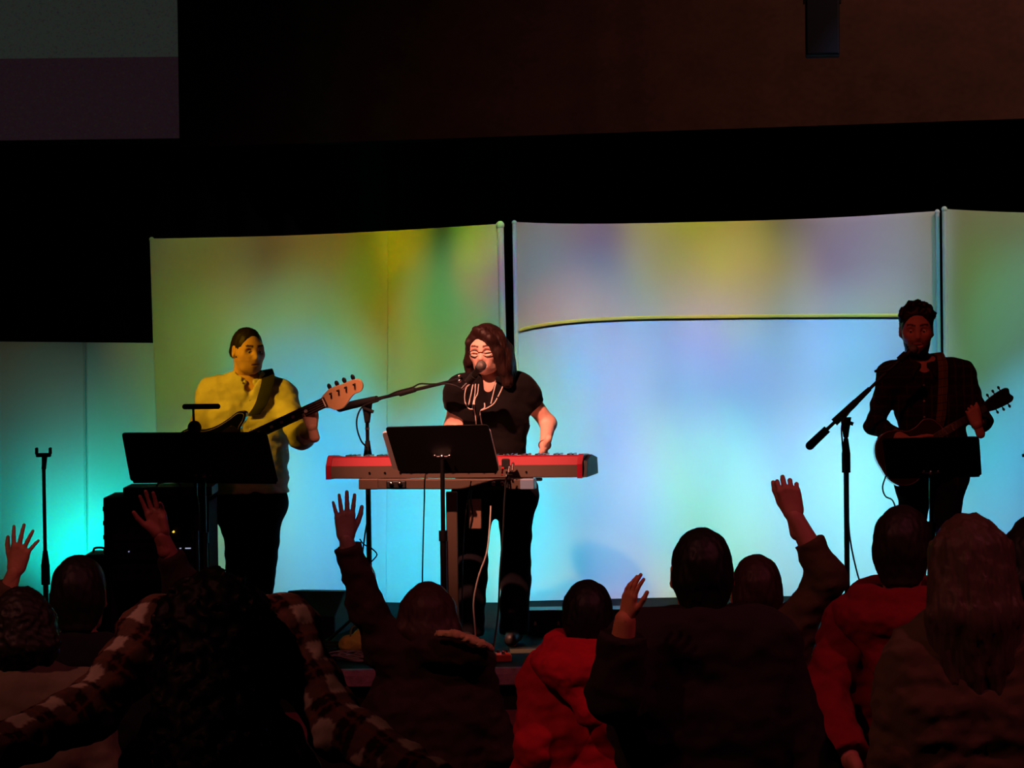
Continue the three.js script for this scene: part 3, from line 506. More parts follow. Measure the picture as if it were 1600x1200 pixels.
// unseen overhead lamps, added and fitted to colour the screens
{
  const t = thing('unseen_lighting_rig', 'unseen overhead truss of small coloured lamps fitted to the screen colours', 'stage lights', V(0, RIG_Y + 0.5, RIG_Z));
  const bars = []; for (const [y, z] of [[0.1, 0.1], [0.1, -0.1], [0.3, 0.1], [0.3, -0.1]]) bars.push(rod(V(-3.6, y, z), V(3.6, y, z), 0.024)); for (let i = 0; i < 24; i++) { const x = -3.6 + i * 0.3; bars.push(rod(V(x, 0.1, 0.1), V(x + 0.3, 0.3, 0.1), 0.01), rod(V(x, 0.1, -0.1), V(x + 0.3, 0.3, -0.1), 0.01)); }
  for (const x of [-3, 0, 3]) bars.push(rod(V(x, 0.3, 0), V(x, 8.99 - RIG_Y - 0.5, 0), 0.012));
  obj('truss', bars, M(0x1a1a1c, 0.5), t);
  POOLS.forEach(([x, tx, ty, a, r, g, b], i) => {
    const peak = Math.max(r, g, b), c = new THREE.Color().setRGB(r / peak, g / peak, b / peak), from = V(x, RIG_Y + 0.1 * (i % 3), RIG_Z), to = V(tx, ty, SCREEN_Z);
    lampHead(t, from, to, c); spot('screen_light', from, to, a * DEG, 1, c, peak, 1.5);
  });
}
// ---------------------------------------------------------------- lamps on the people
function hungLamp(label, from, to, angle, penumbra, color, intensity, size = 3) {
  const t = thing('stage_lamp', label, 'stage light', V(from.x, from.y, from.z)), c = new THREE.Color(color);
  lampHead(t, from, to, c); obj('hanger', rod(V(0, 0.06, 0), V(0, 8.98 - from.y, 0), 0.012), lampBlack, t);
  return spot('stage_lamp_light', from, to, angle, penumbra, c, intensity, size);
}
hungLamp('warm lamp hung over the house aimed at the singer', V(-2.5, 7.6, -9.3), at(750, 690, 14.3), 0.115, 0.55, 0xffa084, 500);
hungLamp('yellow lamp hung over the house aimed at the bass player', V(-6.8, 6.2, -10.2), at(386, 604, 14.8), 0.054, 0.8, 0xffbe20, 205);
hungLamp('red lamp hung over the house aimed at the guitarist', V(0.2, 7.2, -8.6), at(1440, 600, 14.6), 0.09, 0.6, 0xff6450, 28);
hungLamp('dim amber lamp hung over the left of the house', V(-4.2, 8.0, -4.0), V(-0.2, 1.3, -9.4), 0.4, 0.8, 0xff9484, 46, 6);
hungLamp('dim rosy lamp hung over the right of the house', V(4.6, 8.0, -5.0), V(0.4, 1.3, -9.6), 0.4, 0.8, 0xff7088, 38, 6);
hungLamp('dim amber lamp washing the upper wall', V(4.6, 8.3, -12.6), V(3.0, 4.4, -17), 0.5, 1, 0xffc0b4, 40, 6);
// cyan floor lamps at the foot of the low left screen
for (const [px, d] of [[96, 16.2], [160, 16.22]]) {
  const p = at(px, 930, d); p.y = STAGE; const t = thing('floor_lamp', px < 120 ? 'cyan floor lamp at the foot of the low left screen' : 'second cyan floor lamp nearer the rack at the foot of the low left screen', 'stage light', p), to = V(p.x, STAGE + 0.45, SCREEN_Z - 0.1), from = p.clone().add(V(0, 0.13, 0));
  lampHead(t, from, to, new THREE.Color(0x00fff0)); obj('bracket', [box(0.1, 0.012, 0.1, 0, 0.006, 0.1), box(0.008, 0.12, 0.03, 0.048, 0.065, 0.1), box(0.008, 0.12, 0.03, -0.048, 0.065, 0.1)], lampBlack, t);
  spot('floor_lamp_light', from, to, 0.85, 1, 0x00fff0, 1.1, 2);
}
// ---------------------------------------------------------------- gear on the stage
const black = M(0x0a0a0b, 0.55), blackGloss = M(0x0b0b0d, 0.25), rubber = M(0x080808, 0.85), chrome = M(0xd8d8dc, 0.2, { metalness: 1 }), steelDark = M(0x2a2a2c, 0.35, { metalness: 0.8 }), cableMat = M(0x0a0a0a, 0.6), cablePale = M(0xb9b2a6, 0.6), paper = M(0xd8ccc8, 0.9);
const drop = (p, y = STAGE) => V(p.x, y, p.z);
function slab(TL, TR, BR, BL, thick) {                                  // board through four corners with rounded corners
  const nn = TR.clone().sub(TL).cross(BL.clone().sub(TL)).normalize().negate(), r = 0.08, P = [[BL, BR, TR, TL]][0], ring = [];
  P.forEach((c, i) => { const a = P[(i + 3) % 4], b = P[(i + 1) % 4], q0 = c.clone().lerp(a, 0.018 / c.distanceTo(a)), q1 = c.clone().lerp(b, 0.018 / c.distanceTo(b)); for (let k = 0; k <= 4; k++) { const t = k / 4; ring.push(q0.clone().multiplyScalar((1 - t) ** 2).addScaledVector(c, 2 * t * (1 - t)).addScaledVector(q1, t * t)); } });
  const p = [], idx = [], n = ring.length, mid = ring.reduce((s, q) => s.add(q), V()).divideScalar(n);
  const tri = (a, b, c) => p.push(a.x, a.y, a.z, b.x, b.y, b.z, c.x, c.y, c.z), back = (q) => q.clone().addScaledVector(nn, -thick);
  for (let i = 0; i < n; i++) { const a = ring[i], b = ring[(i + 1) % n]; tri(mid, a, b); tri(back(mid), back(b), back(a)); tri(a, back(a), b); tri(b, back(a), back(b)); }
  const g = new THREE.BufferGeometry(); g.setAttribute('position', new THREE.BufferAttribute(new Float32Array(p), 3)); g.computeVertexNormals(); return g;
}
function tripod(parent, foot, reach, hub, r = 0.009, turn = 0.5, m = black) { for (let i = 0; i < 3; i++) { const a = turn + i * 2.0944, e = V(foot.x + Math.cos(a) * reach, foot.y + 0.008, foot.z + Math.sin(a) * reach), l = obj('leg', rod(V(foot.x, foot.y + hub, foot.z), e, r), m, parent); obj('rubber_foot', ball(0.014, e, 1, 0.6, 1), rubber, l); } }
function musicStand(label, TL, TR, BR, BL, poleAt, extra) {
  const foot = drop(poleAt), t = thing('music_stand', label, 'music stand', foot, 0); t.position.copy(foot);
  const L = (v) => v.clone().sub(foot), desk = obj('desk', slab(L(TL), L(TR), L(BR), L(BL), 0.006), black, t);
  const down = L(BL).clone().lerp(L(BR), 0.5), out = V(0, 0.0, -0.05); obj('ledge', [rod(L(BL).add(V(0.01, 0, -0.02)), L(BR).add(V(-0.01, 0, -0.02)), 0.008), box(BL.distanceTo(BR) * 0.96, 0.006, 0.06, down.x, down.y, down.z - 0.035)], black, t);
  const top = L(poleAt); obj('tilt_joint', [ball(0.016, top), rod(top.clone().add(V(-0.035, 0, 0.004)), top.clone().add(V(0.035, 0, 0.004)), 0.007), ball(0.011, top.clone().add(V(-0.035, 0.004, 0.004)), 1, 1, 1), ball(0.011, top.clone().add(V(0.035, 0.004, 0.004)))], chrome, t, 'chrome tilt knobs');
  obj('upper_tube', rod(V(0, 0.55, 0), top, 0.011), steelDark, t); obj('lower_tube', [rod(V(0, 0.12, 0), V(0, 0.62, 0), 0.016), cyl(0.021, 0.021, 0.05, 0, 0.62, 0)], black, t);
  tripod(t, V(), 0.16, 0.16, 0.009, 1.5708);
  return t;
}
function microphone(parent, head, tail) {
  const d = head.clone().sub(tail).normalize(); const t = parent;
  obj('handle', [rod(tail, head.clone().addScaledVector(d, -0.02), 0.0105, 0.017), rod(head.clone().addScaledVector(d, -0.03), head.clone().addScaledVector(d, -0.015), 0.021, 0.023)], black, t);
  obj('grille', ball(0.026, head), M(0x77736e, 0.45, { metalness: 0.6, bumpMap: weave, bumpScale: 0.002 }), t, 'grey mesh ball');
}
function micStand(label, o) {
  const foot = drop(o.joint), t = thing('microphone_stand', label, 'microphone stand', foot), L = (v) => v.clone().sub(foot), j = L(o.joint), h = j.y;
  if (o.round) obj('base', [cyl(o.small ? 0.075 : 0.13, o.small ? 0.07 : 0.125, 0.02, 0, 0.01, 0, 32), cyl(0.03, 0.015, 0.04, 0, 0.035, 0)], black, t); else { tripod(t, V(), 0.22, 0.2, 0.008, o.turn ?? 0.3); obj('hub', cyl(0.024, 0.02, 0.1, 0, 0.2, 0), black, t); }
  const m = o.clutch ?? 0.55; obj('lower_tube', rod(V(0, 0.02, 0), V(0, h * m, 0), 0.0135), black, t); obj('upper_tube', rod(V(0, h * m, 0), j, 0.0095), steelDark, t); obj('clutch', [cyl(0.022, 0.022, 0.1, 0, h * m, 0), cyl(0.021, 0.012, 0.07, 0, h * m + 0.085, 0)], rubber, t);
  if (o.boom) {
    const [a, b] = o.boom.map(L), d = b.clone().sub(a).normalize(); obj('boom', rod(a, b, 0.009, 0.008), black, t); obj('counterweight', [rod(a.clone().addScaledVector(d, -0.02), a.clone().addScaledVector(d, 0.1), 0.022, 0.02), ball(0.022, a.clone().addScaledVector(d, -0.02))], rubber, t);
    const c = b.clone().lerp(a, 0.45); obj('boom_clutch', rod(c.clone().addScaledVector(d, -0.05), c.clone().addScaledVector(d, 0.05), 0.016, 0.012), rubber, t); const k = a.clone().addScaledVector(d, j.clone().sub(a).dot(d));
    obj('boom_clamp', [rod(k.clone().addScaledVector(d, -0.06), k.clone().addScaledVector(d, 0.09), 0.021, 0.017), cyl(0.013, 0.028, 0.1, j.x, j.y - 0.05, j.z), rod(k.clone().add(V(0, -0.03, 0)), k.clone().add(V(0.05, -0.05, 0.01)), 0.009)], rubber, t); obj('collar', cyl(0.0125, 0.0125, 0.012, 0, j.y - 0.13, 0), chrome, t, 'bright collar');
  }
  if (o.clip) { const c = j; obj('clip', [box(0.075, 0.02, 0.03, c.x, c.y, c.z, 0.006), box(0.014, 0.035, 0.03, c.x - 0.034, c.y + 0.02, c.z, 0.005), box(0.014, 0.035, 0.03, c.x + 0.034, c.y + 0.02, c.z, 0.005), rod(c.clone().add(V(0, -0.07, 0)), c.clone().add(V(0.008, 0, 0)), 0.012)], rubber, t); }
  return t;
}
// singer's microphone stand, its boom, the microphone and its cable
const SD = 14.62;
micStand('black boom microphone stand rising behind the red keyboard, boom reaching to the singer', { joint: at(573.5, 630, SD), boom: [at(536, 636, SD + 0.06), at(722, 591.5, 14.22)], turn: 1.1, clutch: 0.745 });
const micHead = at(752, 571.5, 14.1), micTail = at(731, 598, 14.2);
const mic1 = thing('microphone', 'vocal microphone with a grey ball held by the boom before the singer’s mouth', 'microphone'); microphone(mic1, micHead, micTail); obj('clip', rod(micTail.clone().lerp(micHead, 0.1), micTail.clone().lerp(micHead, 0.45), 0.02, 0.02), rubber, mic1); obj('connector', rod(micTail.clone().add(V(-0.03, -0.03, 0)), micTail, 0.009), chrome, mic1); obj('clip_joint', [ball(0.009, at(717.5, 588, 14.2)), ball(0.009, at(718, 595, 14.2)), ball(0.008, at(728.5, 594, 14.2))], chrome, mic1, 'chrome joint');
tag(obj('cable', tube([micTail.clone().add(V(-0.03, -0.03, 0)), at(706, 601, 14.2), at(670, 600, 14.28), at(655, 600, 14.33), at(645, 605, 14.35), at(620, 612, 14.4), at(590, 626, 14.48), at(566, 636, 14.53), at(558, 652, 14.54), at(558, 670, 14.54), at(565, 690, 14.54), at(573, 700, 14.55), at(571, 740, 14.56), at(578, 790, 14.56), at(571, 830, 14.56), drop(at(548, 930, 14.3)).add(V(0, 0.01, 0))], 0.0042, 160), cableMat, scene), 'black microphone cable looping along the boom beside the bass headstock', 'cable');
tag(obj('cable', tube([at(562, 842, 14.5), at(568, 850, 14.5), at(582, 858, 14.5), at(589, 866, 14.5), at(584, 874, 14.52), at(579, 880, 14.53), at(586, 900, 14.5), drop(at(588, 930, 14.45)).add(V(0, 0.01, 0))], 0.0035, 70), cableMat, scene), 'thin cable loop tied round the lower part of the singer’s microphone stand', 'cable');
// guitarist's microphone stand
const GD = 14.35;
micStand('black boom microphone stand standing left of the dark shirted guitarist', { joint: at(1321.5, 652, GD), boom: [at(1270, 692, GD + 0.05), at(1412, 557, GD + 0.0)], turn: 0.2, clutch: 0.8 });
const mic2 = thing('microphone', 'dark microphone at the end of the boom under the bearded guitarist’s chin', 'microphone'); microphone(mic2, at(1427, 546, GD), at(1408, 562, GD)); obj('clip', rod(at(1405, 563, GD), at(1416, 553, GD), 0.019, 0.019), rubber, mic2);
tag(obj('cable', tube([at(1406, 564, GD), at(1392, 570, GD), at(1366, 580.5, GD), at(1383, 580, GD), at(1390, 578, GD)], 0.0042, 40), cableMat, scene), 'cable loop sticking out from the guitarist’s microphone boom', 'cable');
tag(obj('cable', tube([at(1330, 640, GD - 0.06), at(1316, 662, GD - 0.06), at(1316, 690, GD - 0.06), at(1319, 720, GD - 0.06), at(1324, 780, GD - 0.06), at(1328, 840, GD - 0.06), at(1338, 890, GD - 0.06), at(1350, 930, GD - 0.06), drop(at(1372, 960, GD - 0.12)).add(V(0, 0.01, 0))], 0.0042, 90), cableMat, scene), 'cable hanging down beside the pole of the guitarist’s microphone stand', 'cable');
micStand('straight black microphone stand with an empty clip before the cyan glow', { joint: at(68, 711, 14.3), clip: true, round: true, clutch: 0.4 });
micStand('boom stand end reaching in at the right edge of the picture', { joint: at(1660, 700, 14.4), boom: [at(1720, 690, 14.4), at(1597, 712, 14.4)], turn: 0.2 });
{ // short bar of a stand in front of the bass player
  micStand('short black boom stand with a level bar in front of the bass player’s right arm', { joint: at(304, 668, 14.0), round: true, small: true, clutch: 0.6 });
  const t = scene.children[scene.children.length - 1], L = (v) => v.clone().sub(t.position);
  obj('cross_bar', [rod(L(at(289, 635.5, 13.96)), L(at(340, 635, 13.96)), 0.0135), ball(0.0135, L(at(289, 635.5, 13.96))), ball(0.0135, L(at(340, 635, 13.96)))], rubber, t); obj('bar_support', [rod(L(at(303, 668, 14.0)), L(at(302, 640, 13.96)), 0.006), ball(0.034, L(at(304, 668, 14.0)), 1, 1, 1)], rubber, t);
}
// music stands
musicStand('large wide music stand desk with its back to the audience before the bass player', at(190, 677, 13.6), at(417, 676, 13.6), at(435, 754, 13.76), at(204, 752, 13.76), at(318, 742, 13.75));
musicStand('black music stand before the singer and the keyboard with pages behind it', at(602, 668, 13.6), at(763, 664, 13.6), at(780, 737, 13.75), at(623, 738, 13.75), at(691, 714, 13.68));
musicStand('black music stand before the guitarist’s acoustic guitar', at(1378, 686, 13.75), at(1530, 683, 13.75), at(1534, 743, 13.9), at(1386, 746, 13.9), at(1455, 738, 13.86));
tag(obj('sheet_music', slab(at(597, 676, 13.67), at(766, 671, 13.67), at(780, 730, 13.8), at(614, 734, 13.8), 0.012), paper, scene), 'open folder of pale pages lying on the singer’s music stand', 'sheet music');
// keyboard
const KB = thing('keyboard', 'red stage keyboard with a brown back panel played by the singer', 'keyboard', at(708, 731, 14.02), -0.2);
{
  const W = 1.285, red = new THREE.MeshPhysicalMaterial({ color: 0x93182c, roughness: 0.32, clearcoat: 0.5, clearcoatRoughness: 0.2 }), panelMat = M(0x4e3e34, 0.6), prof = new THREE.Shape([[0, -0.05], [0, 0.012], [-0.03, 0.05], [-0.05, 0.056], [-0.14, 0.052], [-0.15, 0.03], [-0.31, 0.026], [-0.325, -0.01], [-0.31, -0.05]].map((p) => new THREE.Vector2(...p)));
  const ext = (s, w, x) => new THREE.ExtrudeGeometry(s, { depth: w, bevelEnabled: false }).applyMatrix4(new THREE.Matrix4().makeBasis(V(0, 0, 1), V(0, 1, 0), V(-1, 0, 0))).translate(x + w, 0, 0);
  KB.rotation.z = 0.006;
  obj('case', ext(prof, W - 0.05, -W / 2 + 0.025), red, KB, 'glossy red case'); obj('back_panel', box(W - 0.05, 0.058, 0.008, 0, -0.018, 0.002), panelMat, KB, 'brown back panel');
  const cheek = new THREE.Shape([[0.008, -0.054], [0.008, 0.014], [-0.03, 0.056], [-0.05, 0.062], [-0.15, 0.058], [-0.32, 0.036], [-0.338, -0.01], [-0.32, -0.054]].map((p) => new THREE.Vector2(...p)));
  obj('end_cheek', ext(cheek, 0.026, -W / 2), red, KB, 'red end cheek'); obj('end_cheek', ext(cheek, 0.026, W / 2 - 0.026), red, KB, 'red end cheek'); obj('end_cap', ext(new THREE.Shape([[-0.0, -0.05], [-0.02, 0.03], [-0.16, 0.052], [-0.31, 0.03], [-0.325, -0.05]].map((p) => new THREE.Vector2(...p))), 0.02, W / 2), M(0x07070b, 0.6), KB, 'black end block');
  const wk = []; for (let i = 0; i < 52; i++) wk.push(box(0.0222, 0.016, 0.145, -0.59 + i * 0.0229, 0.036, -0.232, 0.002)); const bk = []; for (let i = 0; i < 51; i++) if (![1, 4].includes((i + 5) % 7) || 0) bk.push(box(0.011, 0.014, 0.09, -0.59 + (i + 0.5) * 0.0229, 0.05, -0.2, 0.002));
  obj('white_keys', wk, M(0xdedad2, 0.35), KB); obj('black_keys', bk, blackGloss, KB);
  obj('socket_row', Array.from({ length: 12 }, (_, i) => cyl(0.0055, 0.0055, 0.006, 0, 0, 0, 12).rotateX(Math.PI / 2).translate(-0.42 + i * 0.07 + (i % 3) * 0.008, -0.022, 0.007)), blackGloss, KB);
  obj('rubber_foot', box(0.035, 0.015, 0.03, 0.42, -0.06, -0.02, 0.004), rubber, KB); obj('rubber_foot', box(0.035, 0.015, 0.03, -0.42, -0.06, -0.02, 0.004), rubber, KB);
}
{ // its stand
  const c = at(702, 754, 14.0), t = thing('keyboard_stand', 'brown column stand carrying the red keyboard, with clamps on its crossbar', 'keyboard stand', drop(c)), y = c.y - STAGE, br = M(0x46372c, 0.55), R = (g) => g.rotateY(-0.2);
  obj('crossbar', R(box(0.86, 0.05, 0.06, 0.0, y - 0.004, 0.035, 0.006)), br, t); obj('end_block', R(box(0.07, 0.052, 0.066, 0.4, y - 0.004, 0.035, 0.006)), M(0x6f86a0, 0.4), t, 'blue grey end block'); obj('end_block', R(box(0.1, 0.052, 0.066, -0.39, y - 0.004, 0.035, 0.006)), M(0x4e3c31, 0.5), t);
  for (const x of [-0.25, 0.26]) { const k = obj('clamp', R(box(0.1, 0.04, 0.075, x, y - 0.006, 0.038, 0.008)), black, t); obj('clamp_knob', [-0.022, 0.022].map((q) => R(ball(0.012, V(x + q, y, 0.08)))), chrome, k, 'chrome knob'); }
  for (const x of [-0.3, 0.3]) obj('arm', R(box(0.05, 0.024, 0.3, x, y - 0.012, -0.11, 0.006)), br, t);
  const hgt = y - 0.02; obj('column', box(0.055, hgt - 0.02, 0.05, 0.012, hgt / 2 - 0.01, 0.066, 0.006), br, t); obj('rear_column', box(0.022, hgt * 0.72, 0.03, -0.024, hgt * 0.36, 0.09, 0.004), M(0x5a463c, 0.5), t); obj('side_tube', rod(V(-0.03, 0.3, 0.03), V(-0.03, hgt, 0.03), 0.009), black, t);
  for (const s of [-1, 1]) obj('foot', [box(0.05, 0.04, 0.34, s * 0.0 + 0.012, 0.02, 0.0, 0.008)][0].rotateY(s * 0.5), br, t);
  const pb = obj('power_supply', box(0.062, 0.145, 0.04, 0.125, y - 0.15, 0.075, 0.006), M(0x725848, 0.7), t); obj('power_cord', tube([V(0.11, y - 0.02, 0.075), V(0.105, y - 0.08, 0.1), V(0.112, y - 0.15, 0.1), V(0.1, y - 0.215, 0.098)], 0.004, 24), cableMat, pb);
}
{ // plugs and leads at the back of the keyboard
  const lead = (label, pts, r = 0.0035, m = cableMat) => tag(obj('cable', tube(pts, r, 80), m, scene), label, 'cable');
  lead('straight black lead hanging from the keyboard left of the stand column', [at(666, 738, 13.88), at(664, 746, 13.88), at(663, 780, 13.88), at(661, 850, 13.88), at(660, 905, 13.88), drop(at(659, 960, 13.88)).add(V(0, 0.01, 0))]);
  lead('black lead curling from the plugs at the keyboard’s right half to the floor', [at(800, 742, 13.82), at(792, 745, 13.80), at(789, 770, 13.80), at(786, 830, 13.80), at(781, 900, 13.80), at(778, 960, 13.80), drop(at(768, 990, 13.84)).add(V(0, 0.01, 0))], 0.0045);
  lead('pale lead falling between the singer’s knees to the floor', [at(767, 790, 13.88), at(765, 825, 13.88), at(760, 865, 13.88), at(748, 900, 13.88), at(740, 940, 13.88), at(742, 980, 13.86), drop(at(744, 1003, 13.84)).add(V(0, 0.01, 0))], 0.004, cablePale);
  lead('black lead hanging in front of the singer’s right leg under the keyboard', [at(736, 752, 13.88), at(733, 770, 13.88), at(728, 800, 13.88), at(724, 850, 13.88), at(722, 930, 13.88), drop(at(720, 990, 13.88)).add(V(0, 0.01, 0))], 0.003);
  const t = thing('plug_cluster', 'bunch of metal plugs and a red lead pushed into the keyboard’s back panel', 'plugs', at(792, 731, 13.9)); for (const [x, y] of [[-0.02, 0.0], [0.012, 0.01], [0.03, 0.02], [0.0, -0.02]]) obj('plug', [rod(V(x, y, -0.02), V(x, y, 0.05), 0.007), rod(V(x, y, 0.05), V(x - 0.004, y - 0.03, 0.07), 0.005)], x === -0.02 ? M(0xb01a20, 0.5) : chrome, t); obj('adapter', box(0.04, 0.05, 0.03, -0.005, 0.02, 0.01, 0.008), rubber, t);
}
// equipment rack and the amplifier on it
{
  const d = 14.1, lo = at(162, 780, d), hi = at(326, 780, d), w = hi.x - lo.x, topY = at(250, 777, d).y - STAGE, t = thing('equipment_rack', 'black equipment rack with small lights beside the bass player, partly behind a raised hand', 'equipment rack', V((lo.x + hi.x) / 2, STAGE, lo.z - 0.2));
  obj('case', [box(w, 0.03, 0.42, 0, topY - 0.015, 0), box(w, 0.03, 0.42, 0, 0.065, 0), box(0.03, topY - 0.06, 0.42, -w / 2 + 0.015, topY / 2 + 0.02, 0), box(0.03, topY - 0.06, 0.42, w / 2 - 0.015, topY / 2 + 0.02, 0), box(w, topY - 0.06, 0.02, 0, topY / 2 + 0.02, -0.2)], M(0x050505, 1), t);
  for (const s of [-1, 1]) for (const q of [-1, 1]) obj('caster', cyl(0.026, 0.026, 0.022, 0, 0, 0).rotateZ(Math.PI / 2).translate(s * (w / 2 - 0.06), 0.027, q * 0.15), rubber, t);
  for (const [y, k] of [[topY - 0.075, 0], [topY - 0.17, 1], [topY - 0.265, 2], [topY - 0.37, 3]]) {
    const u = obj('rack_unit', box(w - 0.07, 0.082, 0.3, 0, y, 0.05, 0.004), k === 1 ? M(0x1d1a10, 0.5) : M(0x100e0e, 0.5), t); const knobs = []; for (let i = 0; i < 7; i++) knobs.push(cyl(0.011, 0.009, 0.016, 0, 0, 0, 14).rotateX(Math.PI / 2).translate(-0.2 + i * 0.055, y + 0.01, 0.207)); obj('knob', knobs, steelDark, u);
    if (k === 1) obj('indicator_light', ball(0.006, V(at(271, 822, d).x - t.position.x, y - 0.0, 0.206)), new THREE.MeshStandardMaterial({ color: 0x332200, emissive: 0xffd050, emissiveIntensity: 1.2 }), u); if (k === 2) obj('meter_light', box(0.055, 0.005, 0.004, at(289, 843, d).x - t.position.x, y + 0.012, 0.202), new THREE.MeshStandardMaterial({ color: 0x222222, emissive: 0xcfd8ff, emissiveIntensity: 0.55 }), u);
    if (k === 2) obj('indicator_light', ball(0.004, V(at(201, 846, d).x - t.position.x, y, 0.206)), new THREE.MeshStandardMaterial({ color: 0x111111, emissive: 0xc8c8ff, emissiveIntensity: 0.35 }), u);
  }
  for (let i = 0; i < 4; i++) obj('side_plug', rod(V(-w / 2 - 0.016, topY - 0.06 - i * 0.07, 0.12), V(-w / 2 + 0.01, topY - 0.06 - i * 0.07, 0.12), 0.012), rubber, t);
  const a = thing('amplifier', 'low black amplifier lying on top of the equipment rack', 'amplifier', V(t.position.x + 0.05, STAGE + topY, t.position.z)); obj('case', box(0.44, 0.045, 0.3, 0, 0.024, 0, 0.006), M(0x0d0d0c, 0.6), a); obj('handle', tube([V(-0.06, 0.046, 0.1), V(-0.05, 0.062, 0.1), V(0.05, 0.062, 0.1), V(0.06, 0.046, 0.1)], 0.005, 20), rubber, a);
  const c = thing('floor_case', 'black floor case standing just left of the equipment rack', 'case', drop(at(155, 865, 14.75))); const ch = at(155, 863, 14.75).y - STAGE; obj('box', box(0.13, ch, 0.3, 0, ch / 2, 0, 0.02), M(0x0b0b0b, 0.7), c); obj('handle', tube([V(-0.03, ch, 0), V(-0.025, ch + 0.02, 0), V(0.025, ch + 0.02, 0), V(0.03, ch, 0)], 0.006, 18), rubber, c);
}
{ // floor wedge, stage box, pedals, cables on the floor
  const wedge = (label, p, w, h, turn) => { const t = thing('stage_monitor', label, 'monitor speaker', drop(p), turn), s = new THREE.Shape([[-0.2, 0], [0.2, 0], [0.2, h * 0.45], [0.02, h], [-0.2, h * 0.92]].map((q) => new THREE.Vector2(...q))); obj('cabinet', new THREE.ExtrudeGeometry(s, { depth: w, bevelEnabled: true, bevelSize: 0.008, bevelThickness: 0.008, bevelSegments: 2 }).rotateY(Math.PI / 2).translate(-w / 2, 0.01, 0), M(0x0d100f, 0.8), t); obj('handle', box(0.12, 0.03, 0.012, 0, h * 0.55, 0.21, 0.005), rubber, t); obj('socket', [cyl(0.012, 0.012, 0.012, 0, 0, 0, 12).rotateX(Math.PI / 2).translate(-0.05, h * 0.3, 0.212), cyl(0.012, 0.012, 0.012, 0, 0, 0, 12).rotateX(Math.PI / 2).translate(0.03, h * 0.3, 0.212)], chrome, t); return t; };
  wedge('black floor monitor wedge left of the raised hand’s elbow, dark against the screen foot', at(497, 985, 15.15), 0.3, 0.2, 2.9);
  const litPatch = thing('lit_patch', 'added yellow shape standing in for lit screen cloth beside the dark monitor wedge', 'litPatch', drop(at(554, 990, 14.2))), bf = new Field(); bf.cap(V(-0.035, 0.045, 0), V(0.03, 0.05, 0), 0.045, 0.04, 0.04); bf.cap(V(0.01, 0.06, 0), V(0.028, 0.11, 0), 0.026, 0.016, 0.04); bf.warp = folds(0.006, 30, 30); bf.cut(V(0, 0.004, 0), V(0, -1, 0)); obj('patch_form', bf.mesh(0.005, (x, y, z) => grain([0.7, 0.64, 0.12], x, y, z)), clothMat, litPatch); obj('handle', tube([V(-0.02, 0.085, 0.02), V(-0.012, 0.13, 0.02), V(0.02, 0.14, 0.02), V(0.034, 0.1, 0.02)], 0.004, 24), M(0x8a8460, 0.9), litPatch);  // added shape, coloured yellow to stand for yellow-lit cloth at the screen foot
  const sb = thing('stage_box', 'long low black stage box with pale plugs behind the singer’s feet', 'stage box', drop(at(905, 995, 15.0))); obj('case', box(0.62, 0.12, 0.18, 0, 0.06, 0, 0.008), M(0x0c100e, 0.7), sb); obj('top_plate', box(0.6, 0.006, 0.17, 0, 0.123, 0, 0.002), M(0x161c18, 0.4), sb); for (const [x, s] of [[-0.29, 1.6], [-0.23, 1], [-0.11, 1], [-0.06, 1], [0.05, 1], [0.12, 1]]) { const p = obj('plug', rod(V(x, 0.062, 0.085), V(x, 0.05, 0.12), 0.007 * Math.min(1.3, s)), M(0xc9c9cf, 0.4), sb); obj('lead', tube([V(x, 0.05, 0.12), V(x + 0.005, 0.03, 0.14), V(x + 0.02, 0.006, 0.16)], 0.004, 10), cableMat, p); }
  const pedal = (label, p, color, light, turn) => { const t = thing('effect_pedal', label, 'pedal', drop(p), turn, undefined); obj('case', box(0.075, 0.035, 0.12, 0, 0.0185, 0, 0.006), M(color, 0.45), t); obj('footswitch', cyl(0.011, 0.01, 0.014, 0, 0.042, 0.03), chrome, t); obj('knob', [-0.02, 0.02].map((x) => cyl(0.008, 0.007, 0.012, x, 0.042, -0.035)), rubber, t); if (light) { const lp = V(0, 0.04, 0.0); obj('indicator_light', ball(0.0075, lp), new THREE.MeshStandardMaterial({ color: 0x300000, emissive: light, emissiveIntensity: 4 }), t); const pl = new THREE.PointLight(light, 0.004); pl.name = 'pedal_light'; pl.position.copy(drop(p)).add(V(0, 0.062, 0.02)); pl.castShadow = true; pl.shadow.radius = 0.4; scene.add(pl); } };
  pedal('effect pedal with a red light near the stage edge right of the fur collar', at(786, 1026, 13.85), 0xb03a22, 0xff2a14, 0.1); pedal('effect pedal with a pinkish light next to the red hooded jacket', at(846, 1024, 13.86), 0xb05048, 0xff4a3a, -0.15); pedal('small dark pedal without light at the far left of the row of pedals', at(760, 1022, 13.95), 0x4a4638, 0, 0.2); pedal('grey pedal half behind the red jacket’s shoulder', at(872, 1020, 13.95), 0x77706a, 0, 0);
  const ramp = thing('cable_cover', 'flat grey cable cover lying behind the pedals', 'cable cover', drop(at(850, 1008, 14.2)), 0.02); obj('strip', slabZY([[-0.06, 0], [0.06, 0], [0.03, 0.014], [-0.03, 0.014]], -0.17, 0.17), M(0x57604f, 0.7), ramp); obj('groove', box(0.335, 0.004, 0.006, 0, 0.0142, 0.0), rubber, ramp);
  seed = 77; const coil = []; for (let i = 0; i <= 150; i++) { const a = i * 0.36, r = 0.06 + 0.05 * Math.sin(i * 0.23) + 0.03 * noise(i * 0.31, 2, 1), c = drop(at(560, 1022, 13.95)); coil.push(V(c.x + Math.cos(a) * (r + 0.07), STAGE + 0.008 + 0.012 * (1 + Math.sin(i * 1.3)), c.z + Math.sin(a) * r)); }
